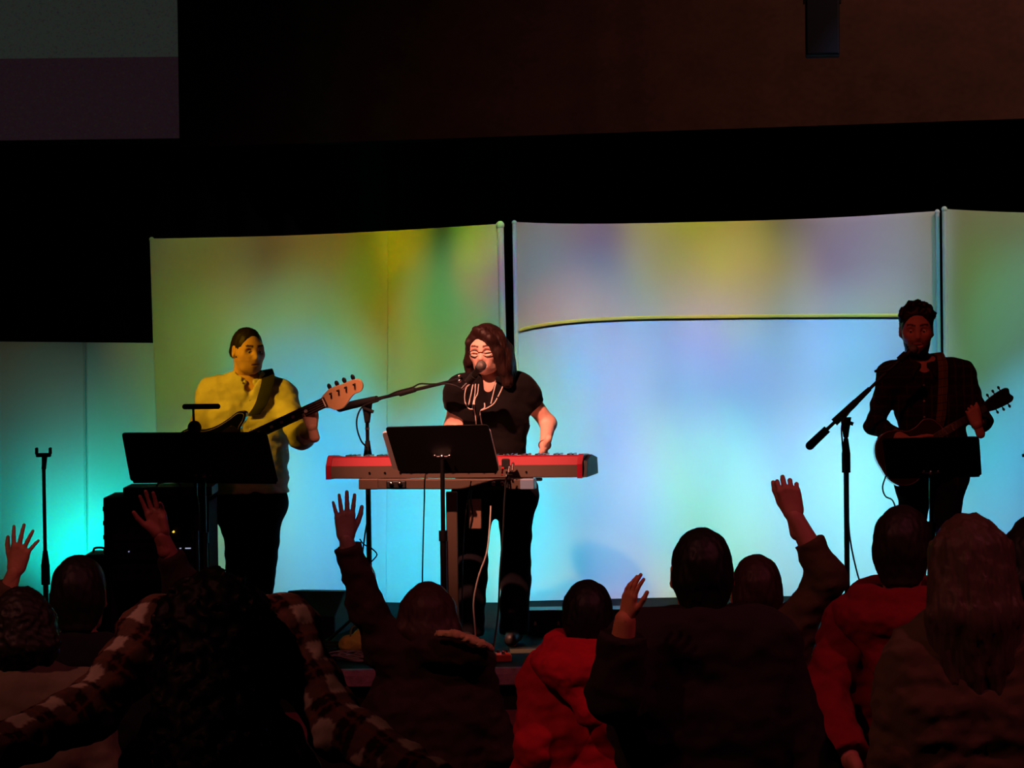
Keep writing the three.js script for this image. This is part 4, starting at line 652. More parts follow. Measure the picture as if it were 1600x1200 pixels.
  tag(obj('cable', tube(coil, 0.004, 700, 6), M(0x8a7f7c, 0.6), scene), 'loose coil of pale cable on the stage edge below the monitor wedge', 'cable');
  const coil2 = []; for (let i = 0; i <= 60; i++) { const a = i * 0.5, c = drop(at(512, 1004, 14.3)); coil2.push(V(c.x + Math.cos(a) * 0.12, STAGE + 0.01 + 0.03 * Math.abs(Math.sin(i * 0.4)), c.z + Math.sin(a) * 0.07)); }
  tag(obj('cable', tube(coil2, 0.005, 300, 6), cableMat, scene), 'black cable loops in front of the added yellow shape', 'cable');
}
// ---------------------------------------------------------------- the band
const placed = (px, py, depth, o) => { const top = at(px, py, depth), floor = o.floor ?? STAGE; return { base: V(top.x + (o.dx ?? 0), floor, top.z), h: top.y - floor - (o.hairTop ?? 0.008), ...o }; };
const ringCollar = (rx, rz, r, tilt, up, open = 0.06, fwd = 0.01) => (f, J) => { const c = J.neck.clone().addScaledVector(UP, up * J.h).addScaledVector(J.F, fwd * J.h); ring(f, c, J.S, J.F, rx * J.h, rz * J.h, r, tilt, 18, open, 1 - open, 0.008); ring(f, c.clone().addScaledVector(UP, 0.014), J.S, J.F, rx * J.h * 0.93, rz * J.h * 0.93, r * 0.8, tilt, 18, open, 1 - open, 0.012); };
const shirtCollar = (f, J) => { ringCollar(0.044, 0.042, 0.0075, 0.012, 0.012, 0.05, 0.012)(f, J); const c = J.neck.clone().addScaledVector(UP, 0.004 * J.h).addScaledVector(J.F, 0.05 * J.h); for (const s of [-1, 1]) { const a = c.clone().addScaledVector(J.S, s * 0.016 * J.h).addScaledVector(UP, 0.004 * J.h), b = c.clone().addScaledVector(J.S, s * 0.034 * J.h).addScaledVector(UP, -0.028 * J.h).addScaledVector(J.F, 0.012 * J.h); f.cap(a, b, 0.010, 0.005, 0.01); f.cap(a.clone().addScaledVector(J.S, s * 0.02 * J.h).addScaledVector(J.F, -0.012 * J.h), b, 0.012, 0.006, 0.012); } };

// singer
const singerBase = placed(766, 505, 14.48, { floor: STAGE, hairTop: 0.014 });
const SG = person({
  ...singerBase, label: 'woman in a black blouse with white piping and glasses singing at the red keyboard', yaw: -0.12, headYaw: -0.3, headPitch: 0.14, headRoll: 0.04, build: 1.0, headScale: 1.06, headCell: 0.0036,
  skin: [0.74, 0.45, 0.36], face: { closed: true, brow: [0.05, 0.015, 0.01], jaw: 0.97, mouth: 0.0045, lip: [0.55, 0.12, 0.12], neck: 0.92 },
  joints: { head: at(760, 546, 14.42), shL: at(812, 605, 14.49), shR: at(719, 609, 14.44), elL: at(857, 662, 14.56), wrL: at(851, 697, 14.3), elR: at(706, 668, 14.54), wrR: at(728, 700, 14.33), hipL: at(806, 772, 14.52), hipR: at(741, 775, 14.48), knL: at(806, 880, 14.50), knR: at(738, 880, 14.44), anL: at(803, 990, 14.54), anR: at(732, 992, 14.48) },
  hands: { L: { dir: V(-0.3, -0.6, -0.5), palm: V(0, -0.8, -0.5), curl: [0.35, 0.4, 0.4, 0.4], scale: 0.92, cell: 0.004 }, R: { dir: V(0.1, -0.35, -0.9), palm: V(0, -1, 0.2), curl: [0.35, 0.4, 0.4, 0.4], scale: 0.92 } },
  hair: {
    color: [0.02, 0.007, 0.0055], cell: 0.0045, label: 'dark reddish brown shoulder length hair parted over one side',
    shape: (f) => {
      f.ell(V(0, 0.03, -0.018), V(0.088, 0.1, 0.106), 0.02); f.cap(V(0, 0.02, -0.075), V(0, -0.15, -0.085), 0.075, 0.07, 0.04, V(0, 0, 1), 0.8);
      f.cap(V(0.074, 0.04, 0.0), V(0.096, -0.06, 0.015), 0.034, 0.036, 0.04); f.cap(V(0.096, -0.06, 0.015), V(0.104, -0.165, 0.03), 0.036, 0.032, 0.04); f.cap(V(0.085, -0.02, -0.05), V(0.1, -0.17, -0.04), 0.04, 0.04, 0.04);
      f.cap(V(-0.074, 0.04, -0.005), V(-0.088, -0.06, 0.005), 0.028, 0.026, 0.04); f.cap(V(-0.088, -0.06, 0.005), V(-0.094, -0.17, 0.02), 0.028, 0.024, 0.04); f.cap(V(-0.08, -0.02, -0.05), V(-0.085, -0.15, -0.045), 0.035, 0.035, 0.04);
      f.ell(V(-0.012, -0.03, 0.1), V(0.066, 0.098, 0.084), 0.012, null, true); f.cap(V(0, -0.10, 0.03), V(0, -0.2, 0.03), 0.052, 0.05, 0.02, null, 1, true);
      f.cap(V(-0.025, 0.108, 0.052), V(0.05, 0.066, 0.09), 0.018, 0.02, 0.02); f.cap(V(0.05, 0.066, 0.09), V(0.08, -0.01, 0.066), 0.02, 0.024, 0.02); f.cap(V(0.01, 0.105, 0.06), V(0.066, 0.05, 0.074), 0.02, 0.022, 0.02); f.cap(V(0.08, -0.01, 0.066), V(0.098, -0.1, 0.05), 0.024, 0.026, 0.03);
      f.cap(V(-0.03, 0.106, 0.05), V(-0.072, 0.045, 0.05), 0.016, 0.016, 0.02); f.cap(V(-0.072, 0.045, 0.05), V(-0.084, -0.05, 0.035), 0.016, 0.02, 0.02);
    },
  },
  top: {
    name: 'blouse', color: [0.0075, 0.006, 0.0065], sleeve: 0.52, hem: -0.045, bust: true, loose: 0.011, fold: 0.004, cell: 0.006, neckUp: 0.002, vee: 0.075,
    extra: (f, J) => { for (const s of ['L', 'R']) { const a = J['sh' + s], b = J['el' + s], m = a.clone().lerp(b, 0.3).addScaledVector(UP, 0.0); f.ell(a.clone().lerp(b, 0.18).addScaledVector(J.S, (s === 'L' ? 1 : -1) * 0.012).addScaledVector(UP, 0.012), V(0.063, 0.062, 0.062), 0.03); f.ell(m, V(0.066, 0.055, 0.064), 0.03); const c = a.clone().lerp(b, 0.47); f.cap(c.clone().addScaledVector(J.F, -0.004), c.clone().addScaledVector(J.F, 0.004), 0.053, 0.053, 0.01); } },
    collar: (f, J) => { ringCollar(0.05, 0.05, 0.006, 0.02, 0.004, 0.1, 0.014)(f, J); const c = J.neck.clone().addScaledVector(UP, -0.01 * J.h).addScaledVector(J.F, 0.062 * J.h); for (const s of [-1, 1]) { const a = c.clone().addScaledVector(J.S, s * 0.03 * J.h).addScaledVector(UP, 0.012 * J.h), b = c.clone().addScaledVector(J.S, s * 0.05 * J.h).addScaledVector(UP, -0.006 * J.h).addScaledVector(J.F, 0.004); f.cap(a, b, 0.012, 0.008, 0.015); } },
  },
  bottom: { color: [0.006, 0.0055, 0.008], loose: 0.016, wide: 0.022 },
});
{ // white piping on the blouse, laid on its surface; glasses; bracelet
  const f = SG.top, b = SG.g.position, F = SG.J.F.clone().negate(), white = M(0xcfc5c0, 0.8);
  const on = (px, py) => { const p = at(px, py, 14.0).sub(b); const d = at(px, py, 15).sub(at(px, py, 14)).normalize(); return hit(f, p, d, 0.6); };
  const line = (pts, r = 0.0032) => { const c = new THREE.CatmullRomCurve3(pts.map(([x, y]) => V(x, y, 0))), q = c.getPoints(pts.length * 5).map((p) => on(p.x, p.y)).filter(Boolean); if (q.length > 2) obj('piping', tube(q, r, q.length * 2, 6), white, SG.shirt); };
  line([[729, 604], [727, 612], [726, 622], [728, 632], [734, 639], [739, 639]]); line([[739, 601], [736, 616], [732, 634]]); line([[743, 600], [742, 616], [738, 638]]); line([[748, 600], [746, 616], [742, 624], [741, 640]]); 
  line([[741, 640], [743, 652], [744, 664]]); line([[757, 630], [757, 637], [751, 642], [751, 652], [753, 664]]); line([[753, 641], [764, 636], [772, 630], [777, 622]]); line([[775, 598], [771, 614], [767, 631]]); line([[787, 599], [783, 610], [778, 620]]);
  line([[770, 590], [775, 594], [781, 596], [786, 597]], 0.0042); line([[737, 596], [733, 601], [729, 604]], 0.0042);
  const gl = SG.HM, rim = (s) => { const p = []; for (let i = 0; i <= 28; i++) { const a = i / 28 * Math.PI * 2; p.push(V(s * 0.034 + 0.0245 * Math.cos(a) * (1 + 0.08 * Math.cos(2 * a)), -0.004 + 0.0165 * Math.sin(a), 0.1 - 0.012 * Math.abs(Math.cos(a)) * (Math.cos(a) * s > 0 ? 1 : 0))); } return tube(p, 0.002, 56, 6); };
  const dark = M(0x120806, 0.4), g2 = obj('glasses', [rim(-1), rim(1), tube([V(-0.01, 0.0, 0.101), V(0, 0.003, 0.104), V(0.01, 0.0, 0.101)], 0.002, 12, 6), tube([V(0.059, 0.002, 0.09), V(0.074, 0.002, 0.06), V(0.08, 0.0, 0.0)], 0.0013, 16, 6), tube([V(-0.059, 0.002, 0.09), V(-0.074, 0.002, 0.06), V(-0.08, 0.0, 0.0)], 0.0013, 16, 6)].map((q) => q.applyMatrix4(gl)), dark, SG.g, 'thin dark framed glasses');
  const w = SG.J.wrL, d = w.clone().sub(SG.J.elL).normalize(), q = new THREE.Quaternion().setFromUnitVectors(V(0, 0, 1), d), c = w.clone().addScaledVector(d, -0.012); obj('bracelet', new THREE.TorusGeometry(0.03, 0.0032, 8, 30).scale(1, 0.9, 1).applyQuaternion(q).translate(c.x, c.y, c.z), M(0x8a5a3a, 0.3, { metalness: 0.6 }), SG.g, 'thin bracelet on the wrist');
}

// bass player
const NUT_B = at(514, 626, 14.36), BRIDGE_B = at(306, 722, 14.66);
const bassBase = placed(387, 513, 14.9, { hairTop: 0.006 });
const BP = person({
  ...bassBase, label: 'man in a pale button shirt with rolled sleeves playing a bass guitar in yellow light', yaw: 0.12, headYaw: 0.55, headPitch: 0.06, headRoll: 0.0, build: 1.14, headScale: 1.04, headCell: 0.004,
  skin: [0.6, 0.34, 0.22], face: { jaw: 0.98, stubble: 0.16, lip: [0.3, 0.06, 0.05], mouth: 0.003, brow: [0.02, 0.012, 0.008], neck: 1.08 }, eyes: { gaze: [0.1, -0.1] },
  joints: { head: at(387, 548, 14.87), neck: at(389, 600, 14.92), shL: at(441, 620, 14.92), shR: at(331, 616, 14.9), elL: at(470, 683, 14.68), wrL: at(488, 668, 14.36), elR: at(306, 690, 14.86), wrR: at(352, 700, 14.56), hipL: at(410, 785, 14.9), hipR: at(368, 785, 14.9), knL: at(412, 850, 14.85), knR: at(374, 850, 14.84), anL: at(410, 935, 14.9), anR: at(372, 935, 14.9) },
  hands: { L: { dir: V(-0.22, 1, -0.05), palm: V(-0.15, 0.1, -1), curl: [1.35, 1.35, 1.4, 1.4], spread: 0.1, thumb: 0.2, cell: 0.004 }, R: { dir: V(0.9, -0.25, 0.1), palm: V(0, -0.1, -1), curl: [0.6, 0.6, 0.7, 0.7] } },
  hair: { color: [0.012, 0.007, 0.004], shape: HAIR.short({ thick: 0.005, line: 0.096, nape: -0.035, recede: 0.006, burn: 0.03 }), label: 'short dark hair with a receding hairline' },
  top: { color: (J, x, y, z) => grain([0.6, 0.55, 0.42], x, y, z, 120, 0.06), sleeveL: 1.45, sleeveR: 1.5, hem: -0.06, loose: 0.02, fold: 0.009, cell: 0.007, vee: 0.045, collar: (f, J) => { shirtCollar(f, J); return [0.6, 0.55, 0.42]; } },
  bottom: { color: [0.006, 0.006, 0.008], loose: 0.02 },
});
obj('button', Array.from({ length: 5 }, (_, i) => { const p = hit(BP.top, BP.J.neck.clone().addScaledVector(BP.J.F, 0.4).addScaledVector(UP, -0.08 - i * 0.075), BP.J.F.clone().negate(), 0.6) ?? V(0, 1, 0); return ball(0.0055, p, 1, 1, 0.5); }), M(0xbdb59a, 0.4), BP.shirt);

function instrument(name, label, category, bridge, nut, scale, face) {   // group whose +x runs from bridge to nut and +z out of the face
  const X = nut.clone().sub(bridge).normalize(), Z = face.clone().addScaledVector(X, -face.dot(X)).normalize(), Y = Z.clone().cross(X), t = thing(name, label, category, bridge), inner = new THREE.Matrix4().makeBasis(X, Y, Z); t.quaternion.setFromRotationMatrix(inner); t.userData.len = undefined; delete t.userData.len; t.scale.setScalar(bridge.distanceTo(nut) / scale); return t;
}
const overShoulder = (f, b, p) => [-0.2, -0.15, -0.11, -0.075, -0.045].map((dz) => { const q = hit(f, V(p.x + dz * 0.25, p.y + 0.4, p.z + dz).sub(b), V(0, -1, 0), 1.2); return q && q.add(b).y > p.y - 0.08 ? q.add(V(0, 0.008, 0)) : null; }).filter(Boolean);
const outline = (pts) => { const c = new THREE.CatmullRomCurve3(pts.map(([x, y]) => V(x, y, 0)), true, 'centripetal'), s = new THREE.Shape(c.getPoints(140).map((p) => new THREE.Vector2(p.x, p.y))); return s; };
const extrude = (s, d, b = 0.006) => new THREE.ExtrudeGeometry(s, { depth: d - 2 * b, bevelEnabled: true, bevelSize: b, bevelThickness: b, bevelSegments: 3, curveSegments: 24 }).translate(0, 0, b);
function tuners(parent, spots, m = chrome, r = 0.012) { for (const [x, y, s] of spots) obj('tuning_peg', [cyl(0.0055, 0.005, 0.03, 0, 0, 0, 12).rotateX(Math.PI / 2).translate(x, y, 0.012), rod(V(x, y, -0.006), V(x, y + s * 0.032, -0.006), 0.004), ball(r, V(x, y + s * 0.036, -0.006), 0.75, 1, 0.35)], m, parent); }
{
  const t = instrument('bass_guitar', 'black bass guitar with a pale maple headstock and dotted neck held by the bass player', 'guitar', BRIDGE_B, NUT_B, 0.84, V(0.18, 0.1, 1));
  const maple = M(0xa8845a, 0.5), blackBody = new THREE.MeshPhysicalMaterial({ color: 0x0b0a0b, roughness: 0.25, clearcoat: 0.6 });
  const shape = outline([[-0.09, 0], [-0.085, 0.08], [-0.03, 0.15], [0.06, 0.167], [0.14, 0.127], [0.22, 0.118], [0.3, 0.126], [0.365, 0.136], [0.39, 0.12], [0.37, 0.095], [0.33, 0.068], [0.318, 0.03], [0.318, -0.03], [0.326, -0.07], [0.352, -0.11], [0.335, -0.132], [0.28, -0.132], [0.2, -0.108], [0.12, -0.122], [0.03, -0.165], [-0.05, -0.148], [-0.085, -0.08]]);
  obj('guitar_body', extrude(shape, 0.044, 0.008), blackBody, t); const bind = shape.getPoints(200).map((p) => V(p.x * 0.995, p.y * 0.995, 0.041)); obj('edge_binding', new THREE.TubeGeometry(new THREE.CatmullRomCurve3(bind, true), 240, 0.0035, 6, true), M(0xc9b27a, 0.5), t, 'cream edge line');
  obj('pickguard', extrude(outline([[0.06, -0.02], [0.1, 0.06], [0.2, 0.075], [0.3, 0.09], [0.325, 0.05], [0.31, 0.03], [0.31, -0.03], [0.3, -0.095], [0.22, -0.085], [0.13, -0.1]]), 0.003, 0.001).translate(0, 0, 0.0445), M(0x1c1216, 0.35), t);
  obj('pickup', [box(0.032, 0.055, 0.012, 0.13, 0.022, 0.052, 0.003), box(0.032, 0.055, 0.012, 0.165, -0.024, 0.052, 0.003)], blackGloss, t); obj('bridge', [box(0.05, 0.08, 0.006, -0.01, 0, 0.047, 0.002), box(0.014, 0.07, 0.014, 0, 0, 0.055, 0.003)], chrome, t);
  const neck = new THREE.CylinderGeometry(0.021, 0.029, 0.6, 20, 1).rotateZ(-Math.PI / 2).scale(1, 1, 0.62).translate(0.56, 0, 0.044); const nk = obj('neck', neck, maple, t, 'maple neck'); obj('fretboard', [new THREE.BoxGeometry(0.58, 0.054, 0.006).translate(0.56, 0, 0.06)], M(0x2a160d, 0.5), nk, 'dark fretboard');
  const fr = [], dots = []; for (let i = 1; i <= 20; i++) { const x = 0.84 - 0.84 * (1 - Math.pow(2, -i / 12)); fr.push(box(0.0025, 0.053, 0.003, x, 0, 0.064)); } for (const i of [3, 5, 7, 9, 12, 15, 17, 19]) { const x = 0.84 - 0.84 * (1 - Math.pow(2, -(i - 0.5) / 12)); dots.push(cyl(0.0095, 0.0095, 0.003, 0, 0, 0, 16).rotateX(Math.PI / 2).translate(x, 0, 0.064)); }
  obj('fret', fr, chrome, nk); obj('fret_dot', dots, M(0xfaf6ea, 0.3), nk, 'white inlay dots');
  const hs = obj('headstock', extrude(outline([[0.835, 0.024], [0.87, 0.042], [0.9, 0.05], [0.98, 0.044], [1.03, 0.042], [1.065, 0.03], [1.07, 0.0], [1.05, -0.022], [1.01, -0.022], [0.985, -0.03], [0.95, -0.05], [0.915, -0.062], [0.88, -0.055], [0.855, -0.035], [0.835, -0.024]]), 0.016, 0.003).translate(0, 0, 0.042), maple, t, 'pale maple headstock'); tuners(hs, [[0.895, 0.028, 1], [0.94, 0.026, 1], [0.985, 0.024, 1], [1.035, 0.02, 1]].map(([x, y, s]) => [x, y, s]), steelDark, 0.016); hs.children.forEach((c) => c.position.set(0, 0, 0.05));
  obj('nut', box(0.005, 0.044, 0.008, 0.84, 0, 0.062), M(0xe8e0cc, 0.4), nk);
  obj('string', [-0.0165, -0.0055, 0.0055, 0.0165].map((y, i) => rod(V(-0.005, y * 1.5, 0.064), V(0.845, y, 0.067), 0.0012 - i * 0.0001, undefined, 6)), M(0xb5aca0, 0.3, { metalness: 0.9 }), t);
  // strap over the player's left shoulder
  const L = (v) => v.clone(), f = BP.top, b = BP.g.position, on = (px, py, lift = 0.02) => { const d = at(px, py, 15).sub(at(px, py, 14)).normalize(), p = hit(f, at(px, py, 14.3).sub(b), d, 1); return p ? p.addScaledVector(d, -lift).add(b) : null; };
  const mid = [[419, 590], [418, 598], [416, 606], [413, 616], [410, 626], [405, 636], [400, 643], [396, 649]].map(([x, y]) => on(x, y)).filter(Boolean), hw = 0.034; const path = new THREE.CatmullRomCurve3([...overShoulder(f, b, mid[0]), ...mid]).getPoints(44);
  const band = sheet(4, path.length - 1, (u, v) => path[Math.round(v * (path.length - 1))].clone().add(V((u - 0.5) * 2 * hw, (u - 0.5) * 0.01, -0.004 * (2 * u - 1) ** 2)), 0.003);
  tag(obj('guitar_strap', band, M(0x0d0a08, 0.8), scene), 'dark guitar strap crossing the bass player’s pale shirt', 'strap');
}

// guitarist
const gtBase = placed(1432, 477, 14.7, { hairTop: 0.022 });
const NUT_G = at(1540, 637, 14.48), BRIDGE_G = at(1410, 713, 14.46);
const checks = (J, x, y, z) => { const a = Math.abs(((x * 24) % 1 + 1) % 1 - 0.5), b = Math.abs(((y * 20) % 1 + 1) % 1 - 0.5); let c = [0.014, 0.009, 0.011]; if (a < 0.06) c = [0.04, 0.026, 0.02]; if (b < 0.05) c = mixc(c, [0.04, 0.024, 0.024], 0.6); return grain(c, x, y, z, 120, 0.15); };
const GT = person({
  ...gtBase, label: 'bearded man in a dark checked shirt playing an acoustic guitar before the blue screen', yaw: -0.05, headYaw: -0.08, headPitch: 0.05, build: 0.95, headScale: 1.06, headCell: 0.004,
  skin: [0.42, 0.19, 0.15], face: { jaw: 1.0, stubble: 0.5, mouth: 0.004, brow: [0.012, 0.008, 0.006], neck: 1.05 }, eyes: { gaze: [-0.05, -0.05], iris: [0.03, 0.02, 0.015] },
  joints: { head: at(1432, 516, 14.67), pel: at(1458, 738, 14.72), waist: at(1460, 700, 14.72), chest: at(1456, 634, 14.72), neck: at(1441, 574, 14.71), hipL: at(1477, 748, 14.72), hipR: at(1430, 748, 14.72), knL: at(1484, 860, 14.68), knR: at(1422, 860, 14.68), anL: at(1484, 985, 14.72), anR: at(1420, 985, 14.72), shL: at(1503, 584, 14.72), shR: at(1392, 586, 14.7), elL: at(1534, 658, 14.66), wrL: at(1527, 664, 14.43), elR: at(1367, 664, 14.68), wrR: at(1420, 691, 14.4) },
  hands: { L: { scale: 0.88, dir: V(-0.35, 1, -0.05), palm: V(-0.1, 0.15, -1), curl: [1.35, 1.35, 1.4, 1.4], thumb: 0.2, cell: 0.004 }, R: { dir: V(0.85, -0.2, 0.05), palm: V(0.1, -0.15, -1), curl: [0.7, 0.75, 0.8, 0.8], thumb: 0.4 } },
  hair: { color: [0.011, 0.006, 0.005], shape: HAIR.short({ thick: 0.009, line: 0.088, nape: -0.05, recede: 0.008, tuft: true }), warp: (x, y, z) => 0.006 * noise(x * 70, y * 70, z * 70) + 0.004 * noise(x * 160, y * 120, z * 160), label: 'tousled dark hair' },
  beard: { color: [0.010, 0.006, 0.005], shape: (f) => { f.ell(V(0, -0.055, 0.03), V(0.066, 0.062, 0.066), 0.02); f.cap(V(-0.025, -0.1, 0.055), V(0.025, -0.1, 0.055), 0.026, 0.026, 0.03); f.cap(V(-0.024, -0.056, 0.094), V(0.024, -0.056, 0.094), 0.006, 0.006, 0.01); f.ell(V(0, -0.010, 0.09), V(0.05, 0.046, 0.06), 0.01, null, true); f.ell(V(0, -0.069, 0.106), V(0.02, 0.0075, 0.02), 0.006, null, true); f.cap(V(-0.08, 0.01, 0.0), V(0.08, 0.01, 0.0), 0.045, 0.045, 0.01, null, 1, true); } },
  top: { color: checks, sleeveL: 1.7, sleeveR: 1.6, hem: -0.055, loose: 0.008, fold: 0.008, cell: 0.007, vee: 0.02, collar: (f, J) => { shirtCollar(f, J); return [0.02, 0.014, 0.015]; } },
  bottom: { color: [0.009, 0.007, 0.011], loose: 0.006 },
});
obj('button', Array.from({ length: 5 }, (_, i) => { const p = hit(GT.top, GT.J.neck.clone().addScaledVector(GT.J.F, 0.4).addScaledVector(UP, -0.09 - i * 0.08), GT.J.F.clone().negate(), 0.6) ?? V(0, 1, 0); return ball(0.0055, p, 1, 1, 0.5); }), M(0x8d8278, 0.3), GT.shirt);
{
  const t = instrument('acoustic_guitar', 'dark acoustic guitar with a round sound hole held by the bearded guitarist', 'guitar', BRIDGE_G, NUT_G, 0.65, V(0.02, 0.12, 1));
  const wood = new THREE.MeshPhysicalMaterial({ color: 0x2a1014, roughness: 0.22, clearcoat: 0.8, clearcoatRoughness: 0.08 }), top = new THREE.MeshPhysicalMaterial({ color: 0x2e1710, roughness: 0.3, clearcoat: 0.6 });
  const shape = outline([[-0.155, 0], [-0.148, 0.09], [-0.1, 0.165], [-0.02, 0.192], [0.06, 0.165], [0.12, 0.125], [0.18, 0.122], [0.25, 0.138], [0.3, 0.11], [0.325, 0.05], [0.328, 0], [0.325, -0.05], [0.3, -0.11], [0.25, -0.138], [0.18, -0.122], [0.12, -0.125], [0.06, -0.165], [-0.02, -0.192], [-0.1, -0.165], [-0.148, -0.09]]);
  obj('guitar_body', extrude(shape, 0.095, 0.008).translate(0, 0, -0.095), wood, t); const hole = new THREE.Path(); hole.absarc(0.165, 0, 0.05, 0, Math.PI * 2); const ts = outline(shape.getPoints(70).map((p) => [p.x * 0.985, p.y * 0.985])); ts.holes.push(hole); obj('soundboard', new THREE.ExtrudeGeometry(ts, { depth: 0.003, bevelEnabled: false, curveSegments: 40 }), top, t);
  obj('binding', new THREE.TubeGeometry(new THREE.CatmullRomCurve3(shape.getPoints(160).map((p) => V(p.x, p.y, 0)), true), 240, 0.004, 6, true), M(0x6a4a58, 0.3), t, 'light edge binding'); obj('rosette', new THREE.TorusGeometry(0.054, 0.0035, 8, 48).translate(0.165, 0, 0.003), M(0xb59a84, 0.4), t, 'pale ring round the sound hole'); obj('output_jack', [cyl(0.012, 0.012, 0.01, 0, 0, 0, 16).rotateX(Math.PI / 2).translate(-0.085, -0.1, 0.006), ball(0.009, V(-0.085, -0.1, 0.012))], chrome, t, 'bright metal knob'); obj('sound_hole', new THREE.CircleGeometry(0.05, 32).translate(0.165, 0, -0.002), M(0x050404, 0.9), t);
  obj('bridge', [box(0.03, 0.14, 0.009, 0, 0, 0.006, 0.003), box(0.004, 0.07, 0.006, 0.005, 0, 0.013)], M(0x120a08, 0.4), t); obj('pickguard', extrude(outline([[0.02, -0.05], [0.08, -0.1], [0.16, -0.11], [0.22, -0.08], [0.215, -0.04], [0.17, -0.062], [0.12, -0.045], [0.06, -0.03]]), 0.003, 0.001).translate(0, 0, 0.003), blackGloss, t);
  const nk = obj('neck', [new THREE.CylinderGeometry(0.022, 0.028, 0.36, 20).rotateZ(-Math.PI / 2).scale(1, 1, 0.65).translate(0.48, 0, -0.004), box(0.05, 0.05, 0.08, 0.325, 0, -0.045, 0.012)], M(0x241210, 0.4), t); obj('fretboard', box(0.43, 0.05, 0.007, 0.435, 0, 0.012), M(0x120a08, 0.4), nk); obj('fret', Array.from({ length: 19 }, (_, i) => box(0.0022, 0.049, 0.003, 0.65 * Math.pow(2, -(i + 1) / 12), 0, 0.016)), chrome, nk);
  const hs = obj('headstock', extrude(outline([[0.645, 0.023], [0.67, 0.034], [0.7, 0.042], [0.79, 0.05], [0.83, 0.046], [0.845, 0.03], [0.835, 0], [0.845, -0.03], [0.83, -0.046], [0.79, -0.05], [0.7, -0.042], [0.67, -0.034], [0.645, -0.023]]), 0.015, 0.003).translate(0, 0, -0.006), M(0x0d0808, 0.35), t); tuners(hs, [[0.705, 0.03, 1], [0.75, 0.034, 1], [0.795, 0.036, 1], [0.705, -0.03, -1], [0.75, -0.034, -1], [0.795, -0.036, -1]], steelDark, 0.012);
  obj('string', [-0.018, -0.011, -0.0036, 0.0036, 0.011, 0.018].map((y, i) => rod(V(0.0, y * 1.3, 0.016), V(0.65, y, 0.019), 0.0007 + i * 0.0001, undefined, 6)), M(0x9a8f82, 0.3, { metalness: 0.9 }), t);
  const f = GT.top, b = GT.g.position, on = (px, py) => { const d = at(px, py, 15).sub(at(px, py, 14)).normalize(), p = hit(f, at(px, py, 14.1).sub(b), d, 1); return p ? p.addScaledVector(d, -0.02).add(b) : null; };
  const mid = [[1473, 567], [1474, 580], [1474, 600], [1473, 620], [1472, 640], [1470, 655], [1467, 668]].map(([x, y]) => on(x, y)).filter(Boolean), path = new THREE.CatmullRomCurve3([...overShoulder(f, b, mid[0]), ...mid]).getPoints(44), hw = 0.024;
  const tex = canvasTexture(128, 512, (c, w, h) => { c.fillStyle = '#5e4415'; c.fillRect(0, 0, w, h); for (let i = 0; i < 90; i++) { c.fillStyle = i % 3 ? '#2c1f0b' : '#8a6a28'; c.fillRect(w * (0.08 + 0.84 * ((i * 37) % 50) / 50), 0, 2 + (i % 4), h); } for (let y = 0; y < h; y += 64) { c.fillStyle = 'rgba(20,12,5,0.8)'; c.fillRect(0, y, w, 7); } });
  tag(obj('guitar_strap', sheet(4, path.length - 1, (u, v) => path[Math.round(v * (path.length - 1))].clone().add(V((u - 0.5) * 2 * hw, (u - 0.5) * 0.006, -0.004 * (2 * u - 1) ** 2)), 0.003, 1, 2), M(0xffffff, 0.8, { map: tex }), scene), 'woven brown and gold guitar strap down the dark checked shirt', 'strap');
  tag(obj('cable', tube([at(1384, 744, 14.42), at(1379, 762, 14.45), at(1384, 776, 14.48), at(1394, 781, 14.5), at(1400, 800, 14.52), at(1398, 860, 14.52), drop(at(1396, 990, 14.5)).add(V(0, 0.01, 0))], 0.004, 60), cableMat, scene), 'black guitar lead hanging in a loop below the acoustic guitar', 'cable');
}
// ---------------------------------------------------------------- the audience, seen from behind
const awayYaw = Math.PI;
const crowd = (px, py, depth, o) => { const top = at(px, py, depth); return placed(px, py, depth, { floor: audienceFloor(top.z), yaw: awayYaw, headCell: 0.006, ...o }); };
const backHair = (w = 1, len = -0.2, v = {}) => (f) => {
  f.ell(V(0, 0.03, -0.018), V(0.082 * w, 0.096, 0.102), 0.02); const n = v.n ?? 5;
  for (let i = 0; i < n; i++) { const q = (i / (n - 1) - 0.5) * 2, e = len * (1 - 0.12 * Math.abs(q) + 0.1 * Math.sin(i * 2.7)), b = v.back ?? 0, z = -0.075 - 0.03 * (1 - q * q); f.cap(V(q * 0.062 * w, 0.03, z + 0.02), V(q * 0.084 * w, e * 0.45, z + b * 0.6 - 0.008), 0.036, 0.034, 0.03); f.cap(V(q * 0.084 * w, e * 0.45, z + b * 0.6 - 0.008), V(q * (v.wide ?? 0.088) * w + 0.008 * Math.sin(i * 1.9), e, z + b), 0.034, 0.016, 0.022); }
  f.cap(V(0, 0.02, -0.05), V(0, len * 0.55, -0.075 + (v.back ?? 0) * 0.5), 0.07 * w, 0.06 * w, 0.04);
  for (const s of [-1, 1]) f.cap(V(s * 0.066 * w, 0.02, -0.01), V(s * 0.082 * w, len * 0.7, -0.025), 0.03, 0.024 * w, 0.04); f.ell(V(0, -0.03, 0.1), V(0.066, 0.1, 0.075), 0.012, null, true); };
